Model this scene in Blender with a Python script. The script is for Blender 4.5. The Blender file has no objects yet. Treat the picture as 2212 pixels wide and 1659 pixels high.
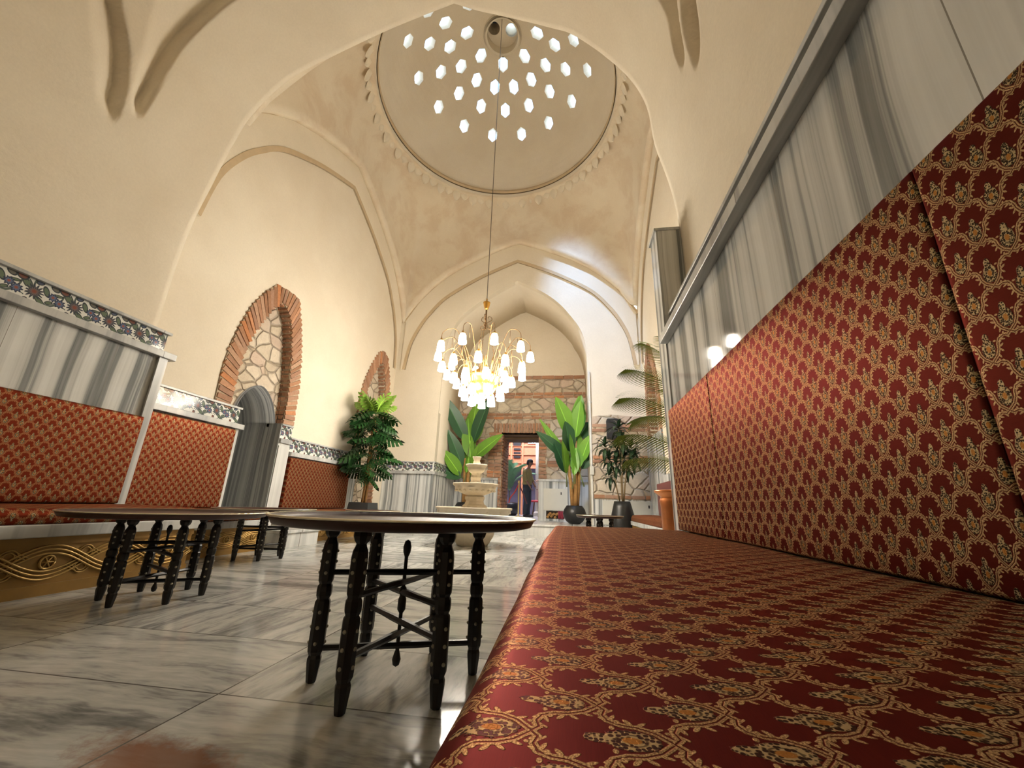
import bpy, bmesh, math, random
from math import sin, cos, pi, radians, sqrt, atan2, hypot
from mathutils import Vector, Matrix, noise
from mathutils.geometry import tessellate_polygon
random.seed(7)
sc = bpy.context.scene
COL = sc.collection

# ---------------------------------------------------------------- camera
def make_camera():
    F, yaw, pitch, roll = 854.4, 0.15289, 0.29666, 0.031078
    f = Vector((-sin(yaw)*cos(pitch), cos(yaw)*cos(pitch), sin(pitch)))
    r = f.cross(Vector((0, 0, 1))).normalized(); u = r.cross(f)
    r2 = r*cos(roll)+u*sin(roll); u2 = -r*sin(roll)+u*cos(roll)
    cd = bpy.data.cameras.new('camera'); cd.sensor_width = 36; cd.lens = F/2212*36
    cd.clip_start = 0.01; cd.clip_end = 100
    o = bpy.data.objects.new('camera', cd); COL.objects.link(o)
    m = Matrix((r2, u2, -f)).transposed().to_4x4(); m.translation = (0, 0, .524)
    o.matrix_world = m; sc.camera = o
make_camera()
sc.view_settings.view_transform = 'Standard'
try: sc.view_settings.look = 'None'
except Exception: pass
sc.view_settings.gamma = 1; sc.view_settings.use_curve_mapping = False
sc.view_settings.exposure = 1.3
try:
    sc.cycles.use_denoising = True; sc.cycles.use_adaptive_sampling = True; sc.cycles.adaptive_threshold = 0.03
    sc.cycles.max_bounces = 8; sc.cycles.diffuse_bounces = 5; sc.cycles.glossy_bounces = 4
    sc.cycles.transmission_bounces = 6; sc.cycles.transparent_max_bounces = 12
    sc.cycles.sample_clamp_indirect = 6; sc.cycles.caustics_reflective = False; sc.cycles.caustics_refractive = False
    sc.cycles.use_light_tree = True; sc.cycles.blur_glossy = 0.2
except Exception: pass

# ---------------------------------------------------------------- world (daylight above the dome)
def make_world():
    w = bpy.data.worlds.new('world'); sc.world = w; w.use_nodes = True
    nt = w.node_tree; bg = nt.nodes['Background']
    n = nt.nodes.new('ShaderNodeTexNoise'); n.inputs['Scale'].default_value = 5; n.inputs['Detail'].default_value = 3
    tc = nt.nodes.new('ShaderNodeTexCoord'); nt.links.new(tc.outputs['Generated'], n.inputs['Vector'])
    cr = nt.nodes.new('ShaderNodeValToRGB'); nt.links.new(n.outputs['Fac'], cr.inputs['Fac'])
    cr.color_ramp.elements[0].position = .42; cr.color_ramp.elements[0].color = (.26, .58, 1, 1)
    cr.color_ramp.elements[1].position = .6; cr.color_ramp.elements[1].color = (1, 1.0, 1, 1)
    nt.links.new(cr.outputs['Color'], bg.inputs['Color']); bg.inputs['Strength'].default_value = 1.9
make_world()
BULB = 24.0          # strength of the lit glass shades
WARM = (1.0, .925, .80)
CX, CY = -1.285, 5.47
def spot(name, loc, to, energy, color, angle, radius, blend=1.0):
    ld = bpy.data.lights.new(name, 'SPOT'); ld.energy = energy; ld.color = color
    ld.spot_size = angle; ld.spot_blend = blend; ld.shadow_soft_size = radius
    o = bpy.data.objects.new(name, ld); COL.objects.link(o); o.location = loc
    o.rotation_euler = (Vector(to)-Vector(loc)).to_track_quat('-Z', 'Y').to_euler(); return o
def point(name, loc, energy, color, radius=.05):
    ld = bpy.data.lights.new(name, 'POINT'); ld.energy = energy; ld.color = color; ld.shadow_soft_size = radius
    o = bpy.data.objects.new(name, ld); COL.objects.link(o); o.location = loc; return o
def area(name, loc, to, energy, color, sx, sy):
    ld = bpy.data.lights.new(name, 'AREA'); ld.energy = energy; ld.color = color; ld.shape = 'RECTANGLE'; ld.size = sx; ld.size_y = sy
    o = bpy.data.objects.new(name, ld); COL.objects.link(o); o.location = loc
    o.rotation_euler = (Vector(to)-Vector(loc)).to_track_quat('-Z', 'Y').to_euler(); return o
# daylight falling through the lantern opening of the dome
spot('lantern_daylight', (-1.05, 5.42, 9.86), (.42, 8.1, 4.35), 1250, (.36, .58, 1.0), radians(25), .10)
# the room beyond the doorway has its own lamps
area('far_room_lamp', (-1.6, 13.0, 3.5), (-1.6, 13.0, 0), 95, (.86, .84, 1.0), 2.0, 2.0)
point('far_room_red_lamp', (-2.6, 14.2, 2.6), 8, (1.0, .42, .25), .2)

# ---------------------------------------------------------------- node expression helper
class E:
    def __init__(s, m, sock): s.m = m; s.s = sock
    def __add__(a, b): return a.m.op('ADD', a, b)
    __radd__ = __add__
    def __sub__(a, b): return a.m.op('SUBTRACT', a, b)
    def __rsub__(a, b): return a.m.op('SUBTRACT', b, a)
    def __mul__(a, b): return a.m.op('MULTIPLY', a, b)
    __rmul__ = __mul__
    def __truediv__(a, b): return a.m.op('DIVIDE', a, b)
    def __neg__(a): return a.m.op('MULTIPLY', a, -1.0)
class Mat:
    def __init__(s, name):
        s.mat = bpy.data.materials.new(name); s.mat.use_nodes = True
        s.nt = s.mat.node_tree; s.N = s.nt.nodes; s.L = s.nt.links
        s.b = s.N['Principled BSDF']; s.out = s.N['Material Output']
    def put(s, inp, v):
        if isinstance(v, E): s.L.new(v.s, inp)
        elif isinstance(v, (tuple, list)): inp.default_value = tuple(v)+((1,) if len(v) == 3 and len(inp.default_value) == 4 else ())
        else: inp.default_value = v
    def op(s, o, a, b=None, c=None, clamp=False):
        n = s.N.new('ShaderNodeMath'); n.operation = o; n.use_clamp = clamp
        for i, v in enumerate((a, b, c)):
            if v is not None: s.put(n.inputs[i], v)
        return E(s, n.outputs[0])
    def abs(s, a): return s.op('ABSOLUTE', a)
    def fract(s, a): return s.op('FRACT', a)
    def floor(s, a): return s.op('FLOOR', a)
    def min(s, a, b): return s.op('MINIMUM', a, b)
    def max(s, a, b): return s.op('MAXIMUM', a, b)
    def gt(s, a, b): return s.op('GREATER_THAN', a, b)
    def lt(s, a, b): return s.op('LESS_THAN', a, b)
    def mixf(s, a, b, f): return a+(b-a)*f if isinstance(a, E) else (b-a)*f+a
    def step(s, d, e0, e1):   # 1 below e0, 0 above e1
        n = s.N.new('ShaderNodeMapRange'); s.put(n.inputs['Value'], d)
        n.inputs['From Min'].default_value = e0; n.inputs['From Max'].default_value = e1
        n.inputs['To Min'].default_value = 1; n.inputs['To Max'].default_value = 0
        return E(s, n.outputs[0])
    def ramp(s, f, stops):
        n = s.N.new('ShaderNodeValToRGB'); s.put(n.inputs[0], f)
        el = n.color_ramp.elements
        while len(el) < len(stops): el.new(.5)
        for e, (p, c) in zip(el, stops): e.position = p; e.color = tuple(c)+(1,)
        return E(s, n.outputs[0])
    def mix(s, a, b, f):
        n = s.N.new('ShaderNodeMix'); n.data_type = 'RGBA'
        s.put(n.inputs[0], f); s.put(n.inputs[6], a); s.put(n.inputs[7], b); return E(s, n.outputs[2])
    def mult(s, a, b):
        n = s.N.new('ShaderNodeMix'); n.data_type = 'RGBA'; n.blend_type = 'MULTIPLY'
        n.inputs[0].default_value = 1; s.put(n.inputs[6], a); s.put(n.inputs[7], b); return E(s, n.outputs[2])
    def uv(s):
        n = s.N.new('ShaderNodeUVMap'); n.uv_map = 'UVMap'; return E(s, n.outputs[0])
    def pos(s):
        n = s.N.new('ShaderNodeNewGeometry'); return E(s, n.outputs['Position'])
    def obj(s):
        n = s.N.new('ShaderNodeTexCoord'); return E(s, n.outputs['Object'])
    def sep(s, v):
        n = s.N.new('ShaderNodeSeparateXYZ'); s.put(n.inputs[0], v); return [E(s, o) for o in n.outputs]
    def comb(s, x=0, y=0, z=0):
        n = s.N.new('ShaderNodeCombineXYZ'); s.put(n.inputs[0], x); s.put(n.inputs[1], y); s.put(n.inputs[2], z); return E(s, n.outputs[0])
    def noise(s, v, scale, detail=2, rough=.5, dist=0, out=0):
        n = s.N.new('ShaderNodeTexNoise'); s.put(n.inputs['Vector'], v); n.inputs['Scale'].default_value = scale
        n.inputs['Detail'].default_value = detail; n.inputs['Roughness'].default_value = rough; n.inputs['Distortion'].default_value = dist
        return E(s, n.outputs[out])
    def vor(s, v, scale, feat='F1', rnd=1.0):
        n = s.N.new('ShaderNodeTexVoronoi'); n.feature = feat; s.put(n.inputs['Vector'], v); n.inputs['Scale'].default_value = scale
        n.inputs['Randomness'].default_value = rnd
        return E(s, n.outputs['Distance']), (E(s, n.outputs['Color']) if feat == 'F1' else None)
    def white(s, v):
        n = s.N.new('ShaderNodeTexWhiteNoise'); n.noise_dimensions = '3D'; s.put(n.inputs['Vector'], v); return E(s, n.outputs[0]), E(s, n.outputs[1])
    def seg(s, p, a, b):
        bx, by = b[0]-a[0], b[1]-a[1]; L2 = bx*bx+by*by
        vm = lambda o, u, w=None: s._vm(o, u, w)
        pa = vm('SUBTRACT', p, (a[0], a[1], 0))
        h = s.op('MULTIPLY', vm('DOT_PRODUCT', pa, (bx/L2, by/L2, 0)), 1.0, clamp=True)
        n = s.N.new('ShaderNodeVectorMath'); n.operation = 'MULTIPLY_ADD'
        s.put(n.inputs[0], h); n.inputs[1].default_value = (-bx, -by, 0); s.put(n.inputs[2], pa)
        return vm('LENGTH', E(s, n.outputs[0]))
    def _vm(s, o, u, w=None):
        n = s.N.new('ShaderNodeVectorMath'); n.operation = o
        s.put(n.inputs[0], u)
        if w is not None: s.put(n.inputs[1], w)
        return E(s, n.outputs['Value' if o in ('DOT_PRODUCT', 'LENGTH') else 'Vector'])
    def ell(s, p, c, r, ang=0):   # normalised distance (1 on the outline) to an ellipse
        v = s._vm('SUBTRACT', p, (c[0], c[1], 0)); ca, sa = cos(ang), sin(ang)
        x = s._vm('DOT_PRODUCT', v, (ca/r[0], sa/r[0], 0)); y = s._vm('DOT_PRODUCT', v, (-sa/r[1], ca/r[1], 0))
        return s._vm('LENGTH', s.comb(x, y, 0))
    def bump(s, h, strength=.3, dist=.01):
        n = s.N.new('ShaderNodeBump'); n.inputs['Strength'].default_value = strength; n.inputs['Distance'].default_value = dist
        s.put(n.inputs['Height'], h); s.L.new(n.outputs[0], s.b.inputs['Normal'])
    def fin(s, color=None, rough=None, metal=None, spec=None, emit=None, estr=1, sheen=None):
        if color is not None: s.put(s.b.inputs['Base Color'], color)
        if rough is not None: s.put(s.b.inputs['Roughness'], rough)
        if metal is not None: s.put(s.b.inputs['Metallic'], metal)
        if spec is not None: s.put(s.b.inputs['Specular IOR Level'], spec)
        if sheen is not None: s.b.inputs['Sheen Weight'].default_value = sheen; s.b.inputs['Sheen Roughness'].default_value = .4
        if emit is not None: s.put(s.b.inputs['Emission Color'], emit); s.b.inputs['Emission Strength'].default_value = estr
        return s.mat

def plain(name, c, rough=.5, metal=0, spec=.5, var=.15, scale=8, **k):
    m = Mat(name); n = m.noise(m.obj(), scale, 3)
    a = tuple(x*(1-var) for x in c); b = tuple(min(1, x*(1+var)) for x in c)
    return m.fin(m.mix(a, b, n), rough, metal, spec, **k)

def plaster(name, a, b, patch=.0, pcol=(.5, .36, .22), bump=.25):
    m = Mat(name); p = m.pos()
    n1 = m.noise(p, .9, 4, .6); n2 = m.noise(p, 55, 2, .6)
    c = m.mix(a, b, m.step(n1, .65, .38))
    if patch:
        n3 = m.noise(p, 1.7, 5, .62, .4)
        c = m.mix(c, pcol, m.step(n3, .60, .46)*patch)
        n4 = m.noise(p, 5.5, 4, .7)
        c = m.mix(c, (.74, .64, .48), m.step(n4, .66, .60)*(patch*.5))
    c = m.mult(c, m.mix((.93, .93, .93), (1.05, 1.05, 1.05), n2))
    m.bump(m.noise(p, 14, 5, .65), bump, .012)
    return m.fin(c, .85, spec=.2)

def marble(name, a=(.68, .69, .68), b=(.13, .145, .155), period=.62, sc1=1.0, rough=.06, along='u'):
    m = Mat(name); u, v, _ = m.sep(m.uv())
    if along == 'v': u, v = v, u
    pid = m.floor(u/period); r, _c = m.white(m.comb(pid, 3.3, 0))
    wob = m.noise(m.comb(u*.5, v*.35, r*9), 2.2, 2)
    x = u*sc1+wob*.10+r*7.0
    s1 = m.noise(m.comb(x, 0, 0), 5.2, 5, .66); s2 = m.noise(m.comb(x, 5, v*.02), 38, 3, .6)
    s = m.step(s1, .575, .435)*.82+m.step(s2, .4, .7)*.18
    cloud = m.noise(m.comb(u, v, 2), 4, 3)
    c = m.ramp(s, [(0, b), (.25, tuple((p*.35+q*.65) for p, q in zip(a, b))), (.45, tuple((p*.75+q*.25) for p, q in zip(a, b))), (.65, tuple(p*.92 for p in a)), (.85, a), (1, tuple(min(1, p*1.08) for p in a))])
    c = m.mult(c, m.mix((.9, .9, .88), (1.08, 1.08, 1.08), cloud))
    fr = m.abs(m.fract(u/period)-.5)
    c = m.mix(c, (.25, .24, .22), m.gt(fr, .4975))
    return m.fin(c, rough, spec=.32)

def fabric(name, bump=False, R0=(.054, .009, .008), R1=(.094, .018, .013), G0=(.20, .125, .06), G1=(.64, .48, .26)):
    m = Mat(name); u, v, _ = m.sep(m.uv()); P = .078
    s = m.fract(u/P)-.5; t = m.fract(v/P)-.5; a = m.abs(s)
    sw = m.gt(a+m.abs(t), .5)
    a2 = a+(0.5-2*a)*sw; t2 = t-m.op('SIGN', t)*sw*.5
    p = m.comb(a2, t2, 0)
    pts = [(.34, .16), (.255, .125), (.205, .03), (.19, -.08), (.13, -.20), (.02, -.30)]
    d = None
    for i in range(5):
        q = m.seg(p, pts[i], pts[i+1]); d = q if d is None else m.min(d, q)
    d = m.min(d, m.seg(p, (.0, -.31), (.07, -.365))); d = m.min(d, m.seg(p, (.07, -.365), (.16, -.34)))
    vine = m.step(m.abs(d-.021), .010, .017)
    leaves = [((.30, .175), (.05, .018), .7), ((.31, .09), (.05, .016), -.4), ((.26, -.02), (.045, .018), .6), ((.24, -.12), (.045, .016), -.9),
              ((.175, -.225), (.045, .015), -1.2), ((.155, .105), (.028, .018), 0), ((.09, -.41), (.04, .014), .3), ((.25, .06), (.03, .02), 0), ((.14, -.29), (.018, .018), 0), ((.10, -.32), (.025, .012), .5)]
    le = None
    for c, r, g in leaves:
        r = (r[0]*1.08, r[1]*1.2); q = m.ell(p, c, r, g); le = q if le is None else m.min(le, q)
    thr = m.noise(m.comb(u, v, 0), 900, 2)
    leaf = m.step(le+(thr-.5)*.5, .85, 1.1)
    # medallion: pointed oval with scalloped, beaded outline
    body = m.ell(p, (0, -.02), (.150, .225)); tip = m.ell(p, (0, .215), (.07, .12))
    md = m.min(body, tip)
    vd, _c = m.vor(m.comb(u, v, 0), 330, 'F1', .7)
    med = m.step(md+(vd-.35)*.35, .92, 1.0)
    dots = m.step(vd, .60, .46)
    ring = m.step(m.abs(m.ell(p, (0, -.02), (.075, .105))-1.0), .05, .16)
    core = m.step(m.ell(p, (0, -.02), (.045, .075)), .85, 1.0)
    sat = m.noise(m.comb(u*.2, v*6, 0), 260, 2)
    red = m.mix(R0, R1, sat)
    gold = m.mix(G0, G1, m.step(thr, .62, .40))
    c = m.mix(red, gold, m.max(vine*.85, leaf))
    c = m.mix(c, m.mix((.026, .022, .016), (.42, .34, .19), dots), med)
    c = m.mix(c, (.03, .022, .015), ring*med*.8)
    c = m.mix(c, (.36, .17, .045), core)
    if bump: m.bump(m.max(m.max(vine, leaf), med*.8+dots*med*.3), .5, .0012)
    m.b.inputs['Sheen Tint'].default_value = (1, .20, .07, 1); m.b.inputs['Specular Tint'].default_value = (1, .36, .18, 1)
    return m.fin(c, .48, metal=m.mixf(.45, .35, m.max(m.max(vine, leaf), med)), spec=.03, sheen=.0)

def tile_frieze(name):
    m = Mat(name); u, v, _ = m.sep(m.uv()); P = .235
    p0 = None
    x = m.fract(u/P)*P; p = m.comb(x, v, 0)
    def star(cx, cy, r, n, k):
        dx, dy = x-cx, v-cy; rr = m.op('SQRT', dx*dx+dy*dy); th = m.op('ARCTAN2', dy, dx)
        return rr/(m.op('COSINE', th*float(n))*(r*k)+r)
    c = m.mix((.78, .78, .74), (.72, .72, .68), m.noise(p, 20))
    stem = m.abs(m.ell(p, (.118, .145), (.085, .115))-1.0)
    stem2 = m.abs(m.ell(p, (.19, .03), (.06, .03))-1.0)
    stem3 = m.abs(m.ell(p, (.03, .04), (.07, .035))-1.0)
    st = m.max(m.step(stem, .05, .08), m.max(m.step(stem2, .07, .11), m.step(stem3, .07, .11)))
    c = m.mix(c, (.10, .13, .12), st)
    def blob(cc, r, a, col, c):
        r = (r[0]*1.15, r[1]*1.45); d = m.ell(p, cc, r, a); c = m.mix(c, (.05, .06, .07), m.step(d, .98, 1.08)); return m.mix(c, col, m.step(d, .66, .78))
    green = (.13, .17, .12); blue = (.10, .12, .18); redc = (.20, .09, .07)
    for cc, r, a, col in [((.105, .125), (.034, .012), -1.1, green), ((.09, .04), (.042, .011), -.65, green), ((.005, .14), (.034, .012), -1.0, green),
                          ((.225, .14), (.034, .012), -1.0, green), ((.135, .055), (.02, .009), .5, green), ((.17, .125), (.03, .008), .2, green),
                          ((.20, .175), (.03, .02), -.5, redc), ((.145, .17), (.026, .014), -.6, (.17, .16, .14)), ((.012, .02), (.016, .012), .6, redc), ((.06, .17), (.02, .012), .4, blue)]:
        c = blob(cc, r, a, col, c)
    d = star(.045, .095, .043, 14, .28); c = m.mix(c, (.055, .065, .085), m.step(d, .95, 1.08)); c = m.mix(c, (.17, .13, .13), m.step(d, .50, .65))
    c = m.mix(c, (.24, .08, .06), m.step(d, .24, .36))
    d1 = star(.148, .102, .027, 9, .18); d2 = star(.192, .076, .030, 9, .18); dd = m.min(d1, d2)
    c = m.mix(c, (.04, .05, .09), m.step(dd, .95, 1.08)); c = m.mix(c, (.12, .16, .26), m.step(dd, .6, .75)); c = m.mix(c, (.30, .10, .08), m.step(dd, .25, .4))
    return m.fin(c, .10, spec=.2)

def floor_mat():
    m = Mat('floor_marble_slabs'); X, Y, _ = m.sep(m.pos())
    TX, TY = .965, .425
    U, V = (X+.975)/TX, (Y-1.17)/TY
    ci = m.comb(m.floor(U), m.floor(V), 0); r, rc = m.white(ci)
    rot = m.gt(r, .52)
    fu, fv = m.fract(U), m.fract(V)
    a = m.mixf(Y, X, rot)+r*13.0; b = m.mixf(X, Y, rot)
    wob = m.noise(m.comb(a*.6, b*.9, r*20), 2.4, 3)
    s1 = m.noise(m.comb(a+wob*.16, b*.12, r*5), 9, 5, .7)
    s2 = m.noise(m.comb(a+wob*.05, b*.3, 3), 42, 3, .6)
    s = m.step(s1, .62, .38)*.75+m.step(s2, .68, .38)*.25
    c = m.ramp(s, [(0, (.20, .205, .21)), (.3, (.36, .365, .365)), (.5, (.51, .515, .505)), (.8, (.62, .62, .605)), (1, (.69, .69, .67))])
    tone = m.mix((.82, .82, .80), (1.06, 1.05, 1.02), r); c = m.mult(c, tone)
    # reddish-brown patch with a noisy edge near the corner
    dd = m.ell(m.comb(X, Y, 0), (-.80, .86), (.24, .085), -.25)
    nn = m.noise(m.comb(X, Y, 0), 26, 5, .7)
    c = m.mix(c, (.20, .075, .03), m.step(dd+(nn-.5)*1.3, .7, 1.25)*.85)
    e = m.min(m.min(fu, 1.0-fu)*TX, m.min(fv, 1.0-fv)*TY)
    c = m.mix(c, (.10, .095, .085), m.step(e, .0015, .0035))
    rg = m.mixf(.10, .18, m.noise(m.comb(X, Y, 0), 5, 3))
    return m.fin(c, rg, spec=.12)

def masonry(name, scale=3.4):
    m = Mat(name); p = m.pos(); w = m.noise(p, 3.0, 2, out=1)
    q = m._vm('ADD', p, m._vm('MULTIPLY', w, (.12, .12, .12)))
    q = m._vm('MULTIPLY', q, (1.0, 1.0, 1.35))
    d, _ = m.vor(q, scale, 'DISTANCE_TO_EDGE'); _f, col = m.vor(q, scale, 'F1')
    r, _g, _b = m.sep(col)
    n = m.noise(p, 22, 5, .7)
    st = m.ramp(r, [(0, (.54, .45, .35)), (.35, (.62, .54, .43)), (.6, (.70, .62, .51)), (.85, (.58, .49, .41)), (1, (.64, .51, .42))])
    st = m.mult(st, m.mix((.8, .78, .75), (1.15, 1.15, 1.12), n))
    mort = m.step(d+(n-.5)*.07, .002, .034)*m.mixf(.25, .95, m.noise(p, 6, 3))
    n5 = m.noise(p, 7, 4, .7); st = m.mult(st, m.mix((.80, .77, .74), (1.14, 1.14, 1.12), n5))
    c = m.mix(st, (.40, .31, .22), mort)
    m.bump(m.step(d, .09, .0)+n*.25, .9, .035)
    # bump input: stone proud of mortar
    return m.fin(c, .9, spec=.15)

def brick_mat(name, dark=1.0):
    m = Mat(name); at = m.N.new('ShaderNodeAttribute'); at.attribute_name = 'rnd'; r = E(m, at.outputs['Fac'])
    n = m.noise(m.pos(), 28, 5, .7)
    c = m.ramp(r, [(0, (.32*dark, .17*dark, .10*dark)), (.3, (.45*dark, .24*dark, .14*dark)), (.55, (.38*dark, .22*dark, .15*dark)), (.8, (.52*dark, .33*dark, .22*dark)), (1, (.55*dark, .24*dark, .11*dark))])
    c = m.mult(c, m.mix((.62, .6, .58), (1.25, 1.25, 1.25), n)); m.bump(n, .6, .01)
    return m.fin(c, .9, spec=.15)

M = {}
M['plaster'] = plaster('cream_plaster', (.76, .67, .53), (.82, .74, .60))
M['plaster_old'] = plaster('aged_plaster', (.74, .64, .49), (.80, .71, .56), .34, (.60, .43, .28))
M['relief'] = plaster('relief_plaster', (.76, .68, .54), (.82, .74, .60))
M['groove'] = plain('ochre_band_paint', (.58, .45, .29), .9, spec=.1)
M['marble'] = marble('striped_marble')
M['marble_back'] = marble('striped_marble_fine', sc1=1.7, period=1.1)
M['marble_dark'] = marble('grey_striped_marble', (.46, .47, .47), (.17, .18, .19), sc1=1.3, period=.9)
M['white_marble'] = marble('white_marble', (.68, .68, .66), (.42, .43, .43), period=3, sc1=.6, rough=.22)
M['ledge'] = marble('ledge_marble', (.58, .585, .57), (.34, .345, .35), period=1.4, sc1=.5, rough=.25)
M['fabric'] = fabric('red_gold_damask', True)
M['fabric2'] = fabric('red_gold_damask_flat', False, (.11, .015, .008), (.17, .028, .012), (.19, .08, .035), (.46, .25, .11))
M['frieze'] = tile_frieze('flower_tiles')
M['floor'] = floor_mat()
M['stone'] = masonry('rubble_stone')
M['stone2'] = masonry('rubble_stone_small', 4.6)
M['brick'] = brick_mat('old_brick')
M['mortar'] = plain('mortar', (.46, .36, .25), .95, spec=.1, var=.2, scale=20)
M['blackwood'] = plain('black_turned_wood', (.012, .010, .009), .42, spec=.4, var=.3)
M['stud'] = plain('bone_studs', (.36, .34, .26), .5)
M['tray'] = plain('dark_copper_tray', (.050, .018, .012), .42, metal=.15, var=.5, scale=14)
M['brass'] = plain('bright_brass', (.95, .84, .66), .3, metal=.9)
M['goldpaint'] = plain('carved_gilt_wood', (.30, .165, .035), .48, metal=.25, var=.35, scale=9)
M['goldridge'] = plain('gilt_ridges', (.52, .33, .10), .36, metal=.45, var=.2, scale=9)
M['fount'] = plain('carved_cream_stone', (.64, .56, .43), .6, var=.12, scale=25)
M['lampgold'] = plain('lamp_brass', (.75, .42, .10), .30, metal=.95, var=.15)
M['armbrass'] = plain('bronze_arm', (.34, .20, .09), .4, metal=.8)
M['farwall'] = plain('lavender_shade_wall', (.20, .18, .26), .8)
M['darkbrass'] = plain('aged_brass', (.22, .13, .06), .42, metal=.8)
M['cable'] = plain('steel_cable', (.20, .17, .13), .4, metal=.6)
M['black'] = plain('black_glazed', (.014, .015, .016), .38, var=.3)
M['blackplastic'] = plain('black_plastic', (.012, .012, .013), .5)
M['potgrey'] = plain('charcoal_planter', (.035, .037, .038), .6)
M['soil'] = plain('potting_soil', (.03, .02, .012), .95)
M['copper'] = plain('polished_copper', (.72, .28, .11), .28, metal=.9, var=.35, scale=10)
M['maroon'] = plain('maroon_velvet', (.13, .014, .012), .7, sheen=.3)
M['whitepaint'] = plain('white_paint', (.66, .64, .56), .55, var=.04)
M['pipe'] = plain('white_conduit', (.74, .72, .68), .5, var=.03)
M['trunk'] = plain('fibrous_trunk', (.36, .19, .06), .8, var=.5, scale=16)
M['stemgreen'] = plain('green_stem', (.12, .16, .05), .6)
M['stemtan'] = plain('tan_cane', (.28, .20, .10), .7, var=.4)
def leafmat(name, a, b, rough=.4):
    m = Mat(name); u, v, _ = m.sep(m.uv()); r, rc = m.white(m.comb(0, 0, 0))
    oi = m.N.new('ShaderNodeObjectInfo'); rr = E(m, oi.outputs['Random'])
    n = m.noise(m.obj(), 9, 2)
    c = m.mix(a, b, m.mixf(n, rr, .6))
    vein = m.step(m.abs(m.fract(v*22.0+m.abs(u)*14.0)-.5), .06, .16)
    c = m.mix(c, tuple(min(1, x*1.35) for x in b), vein*.35)
    c = m.mix(c, tuple(min(1, x*1.7) for x in b), m.step(m.abs(u), .035, .07))
    m.fin(c, rough, spec=.4)
    try: m.b.inputs['Subsurface Weight'].default_value = 0
    except Exception: pass
    return m.mat
M['leaf_banana'] = leafmat('banana_leaf', (.085, .22, .022), (.20, .40, .05))
M['leaf_banana_dark'] = leafmat('banana_leaf_dark', (.02, .07, .035), (.045, .12, .05))
M['leaf_monstera'] = leafmat('monstera_leaf', (.008, .035, .010), (.028, .095, .022), .35)
M['leaf_monstera_new'] = leafmat('monstera_young_leaf', (.14, .30, .03), (.26, .42, .06), .35)
M['leaf_dracaena'] = leafmat('dracaena_leaf', (.008, .025, .012), (.03, .065, .028), .35)
M['leaf_palm'] = leafmat('palm_leaflets', (.10, .15, .018), (.22, .26, .04), .45)
M['leaf_palm_far'] = leafmat('far_palm_leaflets', (.06, .16, .09), (.16, .30, .16), .45)
gm = Mat('lit_glass_shade'); M['shade'] = gm.fin((.9, .86, .78), .3, emit=WARM, estr=BULB)
gm = Mat('oculus_glass'); tr = gm.N.new('ShaderNodeBsdfTransparent'); tr.inputs[0].default_value = (.92, .96, 1, 1)
tl = gm.N.new('ShaderNodeBsdfTranslucent'); tl.inputs[0].default_value = (.8, .9, 1, 1); mx = gm.N.new('ShaderNodeMixShader'); mx.inputs[0].default_value = .35
gm.L.new(tr.outputs[0], mx.inputs[1]); gm.L.new(tl.outputs[0], mx.inputs[2]); gm.L.new(mx.outputs[0], gm.out.inputs[0]); M['glass'] = gm.mat

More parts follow.
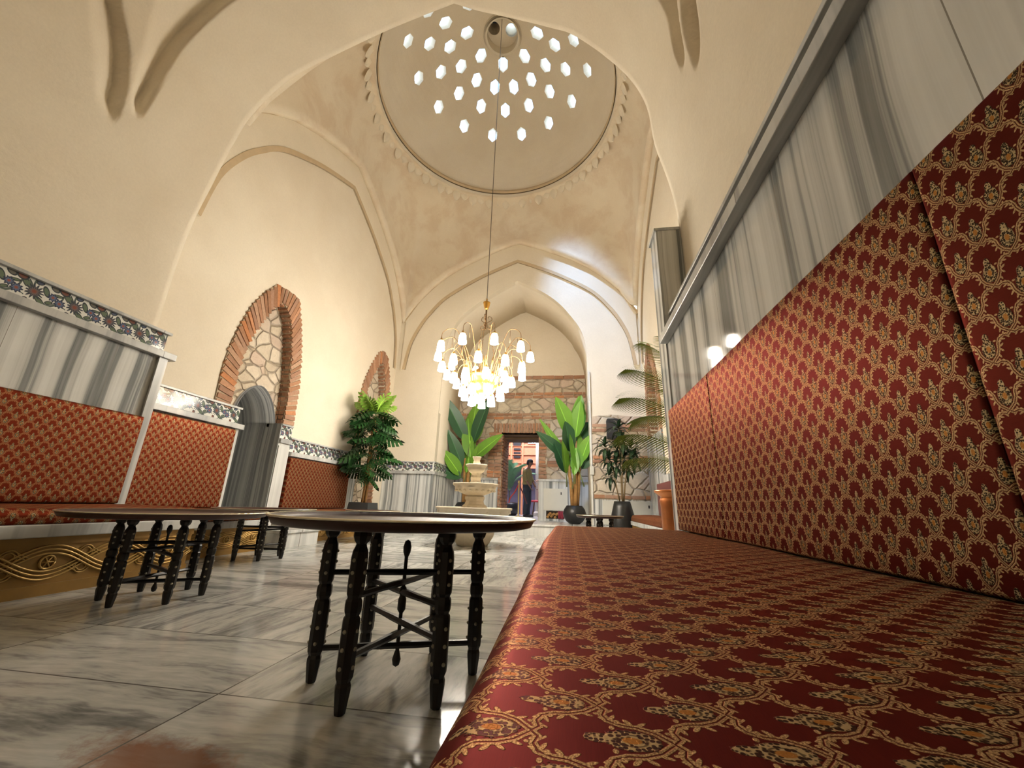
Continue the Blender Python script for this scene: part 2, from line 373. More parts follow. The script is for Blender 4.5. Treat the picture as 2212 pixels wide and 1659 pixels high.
# ---------------------------------------------------------------- mesh builder
class MB:
    def __init__(s): s.v = []; s.f = []; s.uv = []; s.r = []; s.rn = 0.5
    def add(s, vs, fs, uvs=None):
        b = len(s.v); s.v += [tuple(x) for x in vs]
        for i, f in enumerate(fs):
            s.f.append(tuple(b+j for j in f)); s.uv.append(uvs[i] if uvs else None); s.r.append(s.rn)
        return s
    def box(s, a, b, T=None):
        x0, y0, z0 = [min(p, q) for p, q in zip(a, b)]; x1, y1, z1 = [max(p, q) for p, q in zip(a, b)]
        vs = [(x0, y0, z0), (x1, y0, z0), (x1, y1, z0), (x0, y1, z0), (x0, y0, z1), (x1, y0, z1), (x1, y1, z1), (x0, y1, z1)]
        if T: vs = [T @ Vector(v) for v in vs]
        return s.add(vs, [(0, 3, 2, 1), (4, 5, 6, 7), (0, 1, 5, 4), (2, 3, 7, 6), (1, 2, 6, 5), (3, 0, 4, 7)])
    def lathe(s, prof, c=(0, 0, 0), n=24, mod=None, a0=0, caps=True):
        vs = []; fs = []; m = len(prof)
        for i in range(n):
            th = a0+2*pi*i/n
            for j, (r, z) in enumerate(prof):
                k = mod(th, j, r, z) if mod else 1
                vs.append((c[0]+r*k*cos(th), c[1]+r*k*sin(th), c[2]+z))
        for i in range(n):
            for j in range(m-1):
                a = i*m+j; b = ((i+1) % n)*m+j; fs.append((a, b, b+1, a+1))
        if caps:
            if prof[0][0] > 1e-4: fs.append(tuple((i*m) for i in range(n))[::-1])
            if prof[-1][0] > 1e-4: fs.append(tuple((i*m+m-1) for i in range(n)))
        return s.add(vs, fs)
    def tube(s, pts, r, n=8, cap=True, flat=1.0):
        pts = [Vector(p) for p in pts]; R = r if isinstance(r, (list, tuple)) else [r]*len(pts)
        t0 = (pts[1]-pts[0]).normalized(); up = Vector((0, 0, 1)) if abs(t0.z) < .9 else Vector((1, 0, 0))
        nrm = t0.cross(up).normalized(); vs = []; fs = []
        for i, p in enumerate(pts):
            t = (pts[min(i+1, len(pts)-1)]-pts[max(i-1, 0)]).normalized()
            nrm = (nrm-t*nrm.dot(t)).normalized(); bn = t.cross(nrm)
            for k in range(n):
                a = 2*pi*k/n; vs.append(p+nrm*(R[i]*cos(a))+bn*(R[i]*sin(a)*flat))
        for i in range(len(pts)-1):
            for k in range(n):
                a = i*n+k; b = i*n+(k+1) % n; fs.append((a, b, b+n, a+n))
        if cap: fs.append(tuple(range(n))[::-1]); fs.append(tuple((len(pts)-1)*n+k for k in range(n)))
        return s.add(vs, fs)
    def poly(s, outer, holes, ax, p0, p1):
        """planar polygon with holes, extruded along axis ax from p0 to p1; 2D coords are the two remaining axes in order"""
        loops = [outer]+list(holes)
        flat = [q for l in loops for q in l]
        tri = tessellate_polygon([[Vector((q[0], q[1], 0)) for q in l] for l in loops])
        def P(q, w):
            l = [q[0], q[1]]; l.insert(ax, w); return tuple(l)
        n = len(flat); vs = [P(q, p0) for q in flat]+[P(q, p1) for q in flat]
        fs = [tuple(t) for t in tri]+[tuple(i+n for i in t)[::-1] for t in tri]
        b = 0
        for l in loops:
            for i in range(len(l)):
                a, c = b+i, b+(i+1) % len(l); fs.append((a, c, c+n, a+n))
            b += len(l)
        return s.add(vs, fs)
    def grid(s, fn, nu, nv, uvf=None):
        vs = [fn(i/nu, j/nv) for i in range(nu+1) for j in range(nv+1)]; fs = []; uvs = []
        for i in range(nu):
            for j in range(nv):
                a = i*(nv+1)+j; f = (a, a+nv+1, a+nv+2, a+1); fs.append(f)
                if uvf: uvs.append([uvf(*q) for q in ((i/nu, j/nv), ((i+1)/nu, j/nv), ((i+1)/nu, (j+1)/nv), (i/nu, (j+1)/nv))])
        return s.add(vs, fs, uvs if uvf else None)
    def sphere(s, c, r, n=12, m=8, T=None):
        r = (r, r, r) if not isinstance(r, tuple) else r
        vs = []; fs = []
        for j in range(m+1):
            ph = -pi/2+pi*j/m
            for i in range(n):
                v = Vector((r[0]*cos(ph)*cos(2*pi*i/n), r[1]*cos(ph)*sin(2*pi*i/n), r[2]*sin(ph)))
                if T: v = T @ v
                vs.append((c[0]+v.x, c[1]+v.y, c[2]+v.z))
        for j in range(m):
            for i in range(n): fs.append((j*n+i, j*n+(i+1) % n, (j+1)*n+(i+1) % n, (j+1)*n+i))
        return s.add(vs, fs)
    def mesh(s, name, mat, smooth=False, off=(0, 0, 0), fix=True):
        me = bpy.data.meshes.new(name); o = Vector(off)
        me.from_pydata([tuple(Vector(v)-o) for v in s.v], [], s.f); me.update()
        if fix:
            bm = bmesh.new(); bm.from_mesh(me); bmesh.ops.remove_doubles(bm, verts=bm.verts, dist=1e-6) if False else None
            bmesh.ops.recalc_face_normals(bm, faces=bm.faces); bm.to_mesh(me); bm.free()
        ul = me.uv_layers.new(name='UVMap'); ca = me.attributes.new('rnd', 'FLOAT', 'FACE')
        for fi, p in enumerate(me.polygons):
            u = s.uv[fi]; nx, ny, nz = [abs(c) for c in p.normal]
            src = s.f[fi]
            for k, li in enumerate(p.loop_indices):
                vi = me.loops[li].vertex_index
                if u: ul.data[li].uv = u[src.index(vi)]
                else:
                    x, y, z = s.v[vi]
                    ul.data[li].uv = (y, z) if nx >= ny and nx >= nz else ((x, z) if ny >= nz else (x, y))
            ca.data[fi].value = s.r[fi]
        me.materials.append(mat)
        if smooth: me.polygons.foreach_set('use_smooth', [True]*len(me.polygons))
        return me
def link(name, me, parent=None, loc=(0, 0, 0)):
    o = bpy.data.objects.new(name, me); COL.objects.link(o); o.location = loc
    if parent: o.parent = parent
    return o
def tag(o, label=None, cat=None, group=None, kind=None):
    if label: o['label'] = label
    if cat: o['category'] = cat
    if group: o['group'] = group
    if kind: o['kind'] = kind
    return o
def ob(name, mb, mat, parent=None, smooth=False, bevel=0, auto=False, **t):
    """one mesh object; top-level ones get their origin at the base centre"""
    off = (0, 0, 0)
    if parent is None:
        xs, ys, zs = zip(*mb.v); off = ((min(xs)+max(xs))/2, (min(ys)+max(ys))/2, min(zs))
    m = M[mat] if isinstance(mat, str) else mat
    o = link(name, mb.mesh(name, m, smooth or auto, off), parent, off)
    if bevel:
        b = o.modifiers.new('bevel', 'BEVEL'); b.width = bevel; b.segments = 2; b.limit_method = 'ANGLE'; b.angle_limit = radians(40)
    if auto:
        w = o.modifiers.new('ws', 'WEIGHTED_NORMAL') if False else None
        try:
            bm = bmesh.new(); bm.from_mesh(o.data)
            for e in bm.edges:
                if len(e.link_faces) == 2 and e.calc_face_angle(0) > radians(38): e.smooth = False
            bm.to_mesh(o.data); bm.free()
        except Exception: pass
    return tag(o, **t)
def struct(name, mb, mat, **k): return ob(name, mb, mat, kind='structure', **k)
def thing(name, label, cat, loc, rz=0, group=None):
    o = bpy.data.objects.new(name, None); COL.objects.link(o); o.location = loc; o.rotation_euler = (0, 0, rz)
    o.empty_display_size = .1; return tag(o, label, cat, group)
def copy_tree(o, parent=None):
    c = o.copy(); COL.objects.link(c)
    if parent: c.parent = parent
    for ch in list(o.children): copy_tree(ch, c)
    return c
def smoothstep(x): x = max(0, min(1, x)); return x*x*(3-2*x)
def interp(pts, n):
    """Catmull-Rom resampling of a 2D polyline"""
    out = []
    P = [pts[0]]+list(pts)+[pts[-1]]
    for i in range(1, len(P)-2):
        for k in range(n):
            t = k/n; q = []
            for d in range(len(pts[0])):
                a, b, c, e = P[i-1][d], P[i][d], P[i+1][d], P[i+2][d]
                q.append(.5*((2*b)+(-a+c)*t+(2*a-5*b+4*c-e)*t*t+(-a+3*b-3*c+e)*t**3))
            out.append(tuple(q))
    out.append(tuple(pts[-1])); return out

def join_mats(name, parts, smooth=False):
    """one mesh from several builders, one material slot each"""
    me0 = [mb.mesh(name, M[m]) for mb, m in parts]; me = me0[0]
    bm = bmesh.new()
    for i, m_ in enumerate(me0):
        k = len(bm.faces); bm.from_mesh(m_); bm.faces.ensure_lookup_table()
        for f in bm.faces[k:]: f.material_index = i; f.smooth = smooth
    out = bpy.data.meshes.new(name); bm.to_mesh(out); bm.free()
    for mb, m in parts: out.materials.append(M[m])
    for m_ in me0: bpy.data.meshes.remove(m_)
    return out
# ================================================================ SETTING
XL, XR, YF, YB = -3.95, 1.5, 2.85, 8.1
# ---- floors
struct('floor', MB().box((-5.2, -1.6, -.12), (2.6, 7.67, 0)), 'floor')
pl = MB().box((-5.2, 7.67, -.12), (2.6, 9.7, .165)); struct('trim_1', pl, 'white_marble')['label'] = 'raised marble platform of the back alcove'
struct('trim_2', MB().box((XL, 7.645, .165), (XR, 9.72, .195)), 'white_marble', bevel=.006)
struct('floor_back', MB().box((-6, 9.72, -.1), (2.6, 16.2, .205)), 'white_marble')

# ---- near alcove: one plastered shell (walls + pointed vault) with two tapering flutes each side
PROF = [(-3.8, 0), (-3.8, 1.9), (-3.8, 2.7), (-3.76, 3.2), (-3.67, 3.63), (-3.56, 4.18), (-3.44, 4.55), (-3.1, 5.02), (-2.6, 5.32), (-2.06, 5.58), (-1.6, 5.76), (-1.23, 5.89),
        (-.96, 5.72), (-.63, 5.54), (-.13, 5.25), (.064, 5.12), (.344, 4.80), (.595, 4.41), (.723, 4.04), (.763, 3.6), (.84, 3.2), (.88, 2.9), (.9, 2.6), (.9, 0)]
def near_vault():
    L = PROF[:11]+[PROF[11]]; R_ = PROF[11:]
    ps = []
    for seg in (L[1:], R_[:-1]):
        c = interp(seg, 18); ps += c if not ps else c[1:]
    ps = [(-3.8, 0), (-3.8, .95)]+ps+[(.9, 1.3), (.9, 0)]
    ys = [-1.6+i*.2 for i in range(14)]+[1.2+i*.02 for i in range(65)]+[2.5+i*.05 for i in range(8)]
    def lut(tab, z):
        if z <= tab[0][0]: return tab[0][1]
        for (a, b), (c, d) in zip(tab, tab[1:]):
            if z <= c: return b+(d-b)*(z-a)/(c-a)
        return tab[-1][1]
    S1 = [(3.4, 1.97), (3.54, 1.96), (3.78, 1.91), (4.01, 1.82), (4.17, 1.72), (4.28, 1.63), (4.7, 1.40)]
    F1 = [(3.4, 1.92), (3.58, 1.80), (3.79, 1.70), (3.96, 1.60), (4.12, 1.50), (4.7, 1.15)]
    S2 = [(3.6, 2.09), (4.15, 2.07), (5.3, 2.06)]
    F2 = [(3.6, 2.03), (3.82, 1.97), (4.11, 1.91), (4.35, 1.85), (4.56, 1.78), (5.3, 1.55)]
    vs = []
    for y in ys:
        for i, (x, z) in enumerate(ps):
            a = ps[max(0, i-1)]; b = ps[min(len(ps)-1, i+1)]
            n = Vector((-(b[1]-a[1]), 0, b[0]-a[0])); n.normalize()     # outward
            left = x < -1.23; zz = z if left else z+.2
            d = 0
            for S, F_, z0 in ((S1, F1, 3.42), (S2, F2, 3.6)):
                if zz > z0 and zz < 5.6:
                    s, f = lut(S, zz), lut(F_, zz)
                    if f < y < s+.035:
                        k = min(1, (y-f)/(s-f)); g = smoothstep((zz-z0)/.22)*(1-smoothstep((zz-5.1)/.4))
                        d = max(d, .12*g*k**1.2*(1-smoothstep((y-s)/.035)))
            w = noise.noise(Vector((x*1.3, y*1.3, z*1.3)))*.012
            vs.append((x+n.x*(d+w), y, z+n.z*(d+w)))
    m = len(ps); fs = []
    for j in range(len(ys)-1):
        for i in range(m-1):
            a = j*m+i; fs.append((a, a+m, a+m+1, a+1))
    mb = MB().add(vs, fs)
    o = struct('ceiling_near', mb, 'plaster', smooth=True)
    s = o.modifiers.new('thick', 'SOLIDIFY'); s.thickness = .12; s.offset = 1
    # solidify must grow outward: normals checked in render
    return o
nv = near_vault()
struct('wall_behind', MB().box((-4.2, -1.75, 0), (1.3, -1.6, 6.4)), 'plaster')
# ---- front wall of the hall (pointed opening towards the near alcove)
def front_wall():
    inner = [(x, z) for x, z in [(-3.8, 0)]+interp(PROF[1:12], 4)[:-1]+interp(PROF[11:-1], 4)+[(.9, 0)]]
    outer = [(-4.6, 0), (-4.6, 8.4), (2.2, 8.4), (2.2, 0)]
    # one closed loop: up the left, across, down the right, back along the opening
    inner = [(x+(-.05 if x < -1.23 else .05), z+.06*(z > 3.5)) for x, z in inner]
    loop = [(-4.6, 0), (-4.6, 8.4), (2.2, 8.4), (2.2, 0)]+inner[::-1]
    struct('wall_front', MB().poly(loop, [], 1, 2.78, 2.85), 'plaster')
front_wall()

# ---- pointed arch profiles on the hall walls, w = 0 at the axis, 1 at the corner
ZOUT = [(0, 6.6), (.2, 6.40), (.42, 6.12), (.6, 5.84), (.75, 5.5), (.87, 5.15), (1, 4.6)]
ZMID = [(0, 6.05), (.2, 5.82), (.38, 5.58), (.62, 5.17), (.75, 4.78), (.83, 4.45), (.9, 4.0), (.935, 3.4)]
def zout(w):
    w = abs(w)
    for (a, b), (c, d) in zip(ZOUT, ZOUT[1:]):
        if w <= c: return b+(d-b)*(w-a)/(c-a)
    return ZOUT[-1][1]
def curve(tab, n=5):
    c = interp(tab, n); return [(-w, z) for w, z in c[::-1]]+c[1:]
def ring_strip(pts, off, closed=False):
    """offset polyline outwards (2D)"""
    out = []
    for i, p in enumerate(pts):
        a = pts[max(0, i-1)]; b = pts[min(len(pts)-1, i+1)]
        t = (b[0]-a[0], b[1]-a[1]); l = hypot(*t) or 1
        out.append((p[0]-t[1]/l*off, p[1]+t[0]/l*off))
    return out
trimn = [10]
def relief(axis, pos, sgn, c, half):
    """raised arch band and its ochre edge lines on a hall wall"""
    mid = [(c+w*half, z) for w, z in curve(ZMID)]; outp = [(c+w*half*.985, z-.02) for w, z in curve(ZOUT)]
    loop = mid+[(c+.975*half, 3.4), (c+.975*half, 4.6)]+outp[::-1]+[(c-.975*half, 4.6), (c-.975*half, 3.4)]
    d = sgn*.03
    trimn[0] += 1; struct('trim_%d' % trimn[0], MB().poly(loop, [], axis, pos, pos+d), 'relief')
    for pts, wdt in ((mid, .07), (outp, .05)):
        trimn[0] += 1
        struct('trim_%d' % trimn[0], MB().poly(pts+ring_strip(pts, wdt)[::-1], [], axis, pos, pos+sgn*.036), 'groove')
# ---- left wall of the hall with its recesses
A1_OUT = [(3.76, 1.50), (3.75, 1.95), (3.78, 2.25), (3.85, 2.55), (3.93, 2.81), (4.08, 3.08), (4.24, 3.30), (4.47, 3.35), (4.71, 3.32), (4.80, 3.08), (4.91, 2.80), (5.02, 2.33), (5.07, 1.92), (5.08, 1.50)]
A1_IN = [(3.98, 1.50), (3.97, 1.90), (3.99, 2.18), (4.05, 2.45), (4.13, 2.66), (4.24, 2.90), (4.36, 3.07), (4.45, 3.12), (4.54, 3.05), (4.66, 2.88), (4.77, 2.48), (4.84, 2.10), (4.87, 1.75), (4.87, 1.50)]
A2_OUT = [(6.79, 1.25), (6.76, 1.76), (6.70, 2.27), (6.78, 2.71), (6.96, 3.1), (7.22, 3.50), (7.42, 3.60), (7.62, 3.52), (7.78, 3.20), (7.89, 2.85), (7.95, 2.40), (7.92, 1.90), (7.90, 1.25)]
A2_IN = [(6.95, 1.25), (6.94, 1.76), (6.90, 2.27), (6.97, 2.62), (7.10, 2.95), (7.28, 3.24), (7.42, 3.34), (7.52, 3.22), (7.64, 2.95), (7.72, 2.65), (7.76, 2.30), (7.74, 1.90), (7.72, 1.25)]
def toploop(c, half, n=5): return [(c+w*half, z) for w, z in curve(ZOUT, n)]
cY, hY = (YF+YB)/2, (YB-YF)/2
cX, hX = -1.20, 2.70
DEEP = .15
left_hole1 = [(4.14, .001), (4.14, 1.50)]+A1_IN+[(4.84, 1.50), (4.84, .001)]
h1 = [(4.14, .002), (4.14, 1.499), (3.98, 1.50)]+A1_IN[1:-1]+[(4.87, 1.50), (4.84, 1.499), (4.84, .002)]
h2 = [(6.98, .002), (6.98, 1.249)]+[(6.95, 1.25)]+A2_IN[1:]+[(7.72, .002)]
tl_ = toploop(cY, hY)
struct('wall_left', MB().poly([(YF, 0)]+tl_+[(YB, 0)], [h1, h2], 0, XL, XL-DEEP), 'plaster')
relief(0, XL, 1, cY, hY)
h2r = h2
struct('wall_right', MB().poly([(YF, 0)]+tl_+[(YB, 0)], [h2r], 0, XR, XR+DEEP), 'plaster')
relief(0, XR, -1, cY, hY)
# far wall with the alcove opening
OPEN = [(-2.85, 0), (-2.85, 2.4), (-2.84, 3.2), (-2.80, 3.9), (-2.70, 4.34), (-2.50, 4.68), (-2.23, 4.94), (-1.75, 5.27), (-1.21, 5.58)]
OPEN_R = [(-1.21, 5.58), (-.85, 5.39), (-.50, 5.17), (-.2, 4.90), (.06, 4.56), (.22, 4.30), (.32, 4.0), (.37, 3.6), (.38, 3.0), (.38, 0)]
opn = [(-2.85, 0)]+interp(OPEN[1:], 4)[:-1]+interp(OPEN_R[:-1], 4)+[(.38, 0)]
far_top = [(cX+w*hX, z) for w, z in curve(ZOUT)]
far_top[0] = (XL, far_top[0][1]); far_top[-1] = (XR, far_top[-1][1])
struct('wall_back', MB().poly([(XL, 0)]+far_top+[(XR, 0)]+opn[::-1], [], 1, YB, YB+.15), 'relief')
relief(1, YB, -1, cX, hX)
# far alcove shell
def extr(pts, y0, y1, name, mat, thick=.1):
    n = len(pts); vs = [(x, y0, z) for x, z in pts]+[(x, y1, z) for x, z in pts]
    fs = [(i, i+1, i+1+n, i+n) for i in range(n-1)]
    o = struct(name, MB().add(vs, fs), mat, auto=True); s = o.modifiers.new('thick', 'SOLIDIFY'); s.thickness = thick; s.offset = 0; return o
extr([(x+(-.05 if x < -1.21 else .05), z+.05*(z > 4.5)) for x, z in opn], YB+.03, 9.75, 'ceiling_far', 'plaster')
# ---- pendentives: from the arch heads up to the dome ring
RD, ZD, RZ = 2.19, 7.72, 2.30
def pendentives():
    n = 128; k = 22; vs = []
    for i in range(n):
        th = 2*pi*i/n; dx, dy = cos(th), sin(th)
        tx = ((XR-CX)/dx if dx > 0 else (XL-CX)/dx) if abs(dx) > 1e-6 else 1e9
        ty = ((YB-CY)/dy if dy > 0 else (YF+.12-CY)/dy) if abs(dy) > 1e-6 else 1e9
        t = min(tx, ty); x, y = CX+dx*t, CY+dy*t
        w = (y-cY)/hY if tx < ty else (x-cX)/hX
        zb = zout(min(1, abs(w)))-.04
        for j in range(k+1):
            s = j/k; a = s*pi/2
            r = RD+(t-RD)*cos(a)**1.15 if s < 1 else RD
            z = zb+(ZD-zb)*sin(a)
            r += (t-RD)*.10*sin(pi*s)
            wv = noise.noise(Vector((x*2, y*2, z*2)))*.015*sin(pi*s)
            vs.append((CX+dx*(r+wv), CY+dy*(r+wv), z))
    fs = [((i*(k+1)+j), (((i+1) % n)*(k+1)+j), (((i+1) % n)*(k+1)+j+1), (i*(k+1)+j+1)) for i in range(n) for j in range(k)]
    o = struct('ceiling_pendentives', MB().add(vs, fs), 'plaster_old', smooth=True)
    s = o.modifiers.new('thick', 'SOLIDIFY'); s.thickness = .15; s.offset = -1
    return o
pend = pendentives()
# small scalloped cornice below the ring
def scallops():
    mb = MB(); n = 72
    for i in range(n):
        a = 2*pi*i/n; h = .26 if i % 2 else .17
        for q in range(3):
            pass
        r = RD+.035; pts = []
        for s in range(7):
            t = s/6; ww = sin(pi*(t*.85+.15))**.8
            pts.append((r+.10*t, t*h, ww))
        vs = []
        for (rr, dz, ww) in pts:
            for e in (-1, 0, 1):
                aa = a+e*ww*pi/n*.92; rad = rr-(.022 if e == 0 else -.012)
                vs.append((CX+rad*cos(aa), CY+rad*sin(aa), ZD-.10-dz))
        fs = []
        for s in range(6):
            for e in range(2): b = s*3+e; fs.append((b, b+1, b+4, b+3))
        mb.add(vs, fs)
    struct('trim_3', mb, 'relief', smooth=True)
scallops()
struct('trim_4', MB().lathe([(RD-.035, -.05), (RD-.05, 0), (RD-.035, .05), (RD+.04, .06), (RD+.04, -.06)], (CX, CY, ZD), 96, caps=False), 'groove')
struct('trim_5', MB().lathe([(RD-.01, -.14), (RD-.02, -.06), (RD+.06, -.06), (RD+.06, -.14)], (CX, CY, ZD), 96, caps=False), 'relief')
# ---- dome shell with hexagonal oculi and the lantern
OC = [(35.2, 16.1, 22.4, 16), (48.4, 6.2, 22.4, 16), (59.2, 19.0, 22.1, 16), (70.3, 17.5, 40.0, 9)]
LANT = (-1.31, 5.70)
def dome():
    T = .20; n = 96; k = 24; vs = []; fs = []
    for (R_, Z_) in ((RD, RZ), (RD+T, RZ+T)):
        for j in range(k):
            ph = (pi/2)*j/k
            for i in range(n):
                a = 2*pi*i/n; vs.append((CX+R_*cos(ph)*cos(a), CY+R_*cos(ph)*sin(a), ZD+Z_*sin(ph)))
        vs.append((CX, CY, ZD+Z_))
    m = n*k+1
    for s in range(2):
        b = s*m
        for j in range(k-1):
            for i in range(n): fs.append((b+j*n+i, b+j*n+(i+1) % n, b+(j+1)*n+(i+1) % n, b+(j+1)*n+i))
        for i in range(n): fs.append((b+(k-1)*n+i, b+(k-1)*n+(i+1) % n, b+m-1))
    for i in range(n): fs.append((i, (i+1) % n, m+(i+1) % n, m+i))
    d = struct('ceiling_dome', MB().add(vs, fs), 'plaster', smooth=False)
    cut = MB(); panes = []
    for el, a0, st, cnt in OC:
        for q in range(cnt):
            e = radians(el); a = radians(a0+st*q)
            dr = Vector((cos(e)*cos(a), cos(e)*sin(a), sin(e)))
            P = Vector((CX+RD*dr.x, CY+RD*dr.y, ZD+RZ*dr.z))
            nrm = Vector((dr.x/RD, dr.y/RD, dr.z/RZ)).normalized()
            if (P-Vector((LANT[0], LANT[1], P.z))).length < .5: continue
            upv = Vector((0, 0, 1)); s1 = nrm.cross(upv).normalized(); s2 = s1.cross(nrm)
            c = []
            for off, rad in ((-.2, .128), (.5, .150)):
                for i in range(6):
                    t = 2*pi*i/6+pi/6; c.append(P+nrm*off+s1*(rad*cos(t)*.88)+s2*(rad*sin(t)*1.12))
            cut.add(c, [(0, 1, 2, 3, 4, 5), (11, 10, 9, 8, 7, 6)]+[(i, i+6, (i+1) % 6+6, (i+1) % 6) for i in range(6)])
            panes.append([P+nrm*.17+s1*(.15*cos(2*pi*i/6+pi/6)*.88)+s2*(.15*sin(2*pi*i/6+pi/6)*1.12) for i in range(6)]+[P+nrm*.23])
    cut.lathe([(.33, -.9), (.33, .9)], (LANT[0], LANT[1], 10.0), 40)
    co = link('cutter', cut.mesh('cutter', M['plaster']), None, (0, 0, 0))
    bo = d.modifiers.new('holes', 'BOOLEAN'); bo.operation = 'DIFFERENCE'; bo.object = co; bo.solver = 'EXACT'
    dg = bpy.context.evaluated_depsgraph_get(); dg.update()
    me = bpy.data.meshes.new_from_object(d.evaluated_get(dg)); d.modifiers.clear(); d.data = me
    me.materials.clear(); me.materials.append(M['plaster'])
    bpy.data.objects.remove(co)
    for i, pn in enumerate(panes):
        mb = MB().add(pn, [(k_, (k_+1) % 6, 6) for k_ in range(6)])
        struct('window_%d' % (i+1), mb, 'glass')
    # lantern drum: short wall and a lid with two round openings
    struct('trim_6', MB().lathe([(.36, -.02), (.325, .0), (.325, .26), (.40, .26), (.40, -.0)], (LANT[0], LANT[1], 9.94), 48, caps=False), 'relief', smooth=False)
    big = [(LANT[0]+.38*cos(2*pi*i/40), LANT[1]+.38*sin(2*pi*i/40)) for i in range(40)]
    hs = [[(cx+.125*cos(2*pi*i/24), cy+.125*sin(2*pi*i/24)) for i in range(24)] for cx, cy in ((-1.13, 5.72), (-1.49, 5.64))]
    struct('ceiling_lantern', MB().poly(big, hs, 2, 10.14, 10.20), 'plaster')
    for (cx, cy), nm in (((-1.13, 5.72), 'window_61'), ((-1.49, 5.64), 'trim_7')):
        struct(nm if nm[0] == 't' else 'trim_8', MB().lathe([(.125, 0), (.125, .34), (.14, .34), (.14, 0)], (cx, cy, 10.16), 24, caps=False), 'relief')
    struct('window_61', MB().lathe([(.0, .05), (.08, .04), (.14, 0)], (-1.13, 5.72, 10.50), 24, caps=False), 'glass')
    struct('trim_9', MB().lathe([(.0, .05), (.08, .04), (.16, 0)], (-1.49, 5.64, 10.50), 24, caps=False), 'blackplastic')
dome()

# ================================================================ wall claddings, ledges and tile friezes
cn = [40]
def cladding(axis, face, sgn, a0, a1, ztop, thick=.05, mat='marble', lo=0.0, frieze=True, endcap=0.0, ledge=.055, recess=.006, capo=.012):
    """marble slabs up to the ledge, tile frieze above, thin cap; axis 0 = wall plane x=face (sgn = room side)"""
    def B(p, q, za, zb, o0, o1):
        if axis == 0: return MB().box((face+sgn*o0, p, za), (face+sgn*o1, q, zb))
        return MB().box((p, face+sgn*o0, za), (q, face+sgn*o1, zb))
    zl = ztop-.26; n = cn[0]; cn[0] += 4
    struct('trim_%d' % n, B(a0, a1, lo, zl, -thick, 0), mat)
    struct('trim_%d' % (n+1), B(a0-.0, a1+endcap, zl, zl+.058, -thick-.02, ledge), 'ledge', bevel=.004)
    if frieze:
        mb = MB(); z0, z1 = zl+.058, ztop-.024; f = face-sgn*recess
        pts = [(a0, z0), (a1, z0), (a1, z1), (a0, z1)]
        vs = [((f, p, z) if axis == 0 else (p, f, z)) for p, z in pts]; back = [((f-sgn*(thick-.01), p, z) if axis == 0 else (p, f-sgn*(thick-.01), z)) for p, z in pts]
        mb.add(vs+back, [(0, 1, 2, 3), (4, 5, 6, 7), (0, 1, 5, 4), (1, 2, 6, 5), (2, 3, 7, 6), (3, 0, 4, 7)],
               [[(p, (z-z0)) for p, z in pts]]+[[(p, (z-z0)) for p, z in pts]]+[[(0, 0)]*4]*4)
        # side faces need distinct uv length
        struct('trim_%d' % (n+2), mb, 'frieze')
        struct('trim_%d' % (n+3), B(a0, a1+endcap*.3, ztop-.024, ztop, -thick-.02, capo), 'ledge', bevel=.003)
# near alcove left: claddings stand out from the plaster
cladding(0, -3.62, 1, -1.55, 2.86, 1.945, .16, endcap=.06, recess=.04, capo=-.01)
struct('trim_30', MB().box((-3.60, 2.79, 0), (-3.585, 2.865, 1.685)), 'white_marble')
cladding(0, .715, -1, -1.55, 2.84, 1.955, .16, endcap=.0, ledge=.055, recess=.075, capo=-.025)
struct('trim_31', MB().box((.705, 2.845, 0), (.90, 3.06, 2.69)), 'marble_back')
struct('trim_32', MB().box((.690, 2.84, 2.69), (.90, 3.07, 2.715)), 'ledge')
# hall left
cladding(0, XL+.03, 1, YF+.13, 4.12, 1.545, .04, endcap=.05)
struct('trim_33', MB().box((XL+.03, 4.08, 0), (XL+.045, 4.14, 1.285)), 'white_marble')
cladding(0, XL+.03, 1, 4.845, 5.07, 1.50, .04, mat='white_marble', ledge=.03)
cladding(0, XL+.03, 1, 5.07, 6.95, 1.345, .04, mat='marble_back')
cladding(1, YB-.03, -1, XL+.005, -2.85, 1.345, .04, mat='marble_back', lo=.195)
# far alcove left side, returning from the corner
cladding(0, -2.83, 1, YB-.035, 9.6, 1.345, .04, mat='marble_back', lo=.195, ledge=.03)
# hall right wall low marble (seen past the plants)
struct('trim_34', MB().box((XR-.03, 6.75, 0), (XR, 8.1, 1.80)), 'marble_back')
struct('trim_35', MB().box((XR-.05, 3.0, 0), (XR, 6.75, 1.05)), 'marble_back')
# jamb strip of the passage
struct('trim_36', MB().box((XL+.032, 4.845, 0), (XL+.046, 5.06, 1.20)), 'white_marble', bevel=.003)
# passage lining
struct('wall_passage', MB().box((-4.95, 4.84, 0), (XL-DEEP-.01, 4.95, 1.52)).box((-4.95, 4.05, 0), (XL-DEEP-.01, 4.14, 1.52)).box((-5.02, 4.0, 0), (-4.95, 5.0, 2.3)).box((-4.11, 4.835, 0), (XL+.03, 4.85, 1.50)), 'marble_dark')
pa = [(4.14, 1.50), (4.16, 1.62), (4.22, 1.75), (4.32, 1.86), (4.46, 1.93), (4.60, 1.88), (4.72, 1.76), (4.80, 1.62), (4.84, 1.50)]
pa = interp(pa, 3)
vs = [(-4.96, y, z) for y, z in pa]+[(XL-.075, y, z) for y, z in pa]
struct('ceiling_passage', MB().add(vs, [(i, i+1, i+1+len(pa), i+len(pa)) for i in range(len(pa)-1)]), 'marble_dark', smooth=True).modifiers.new('t', 'SOLIDIFY').thickness = .008

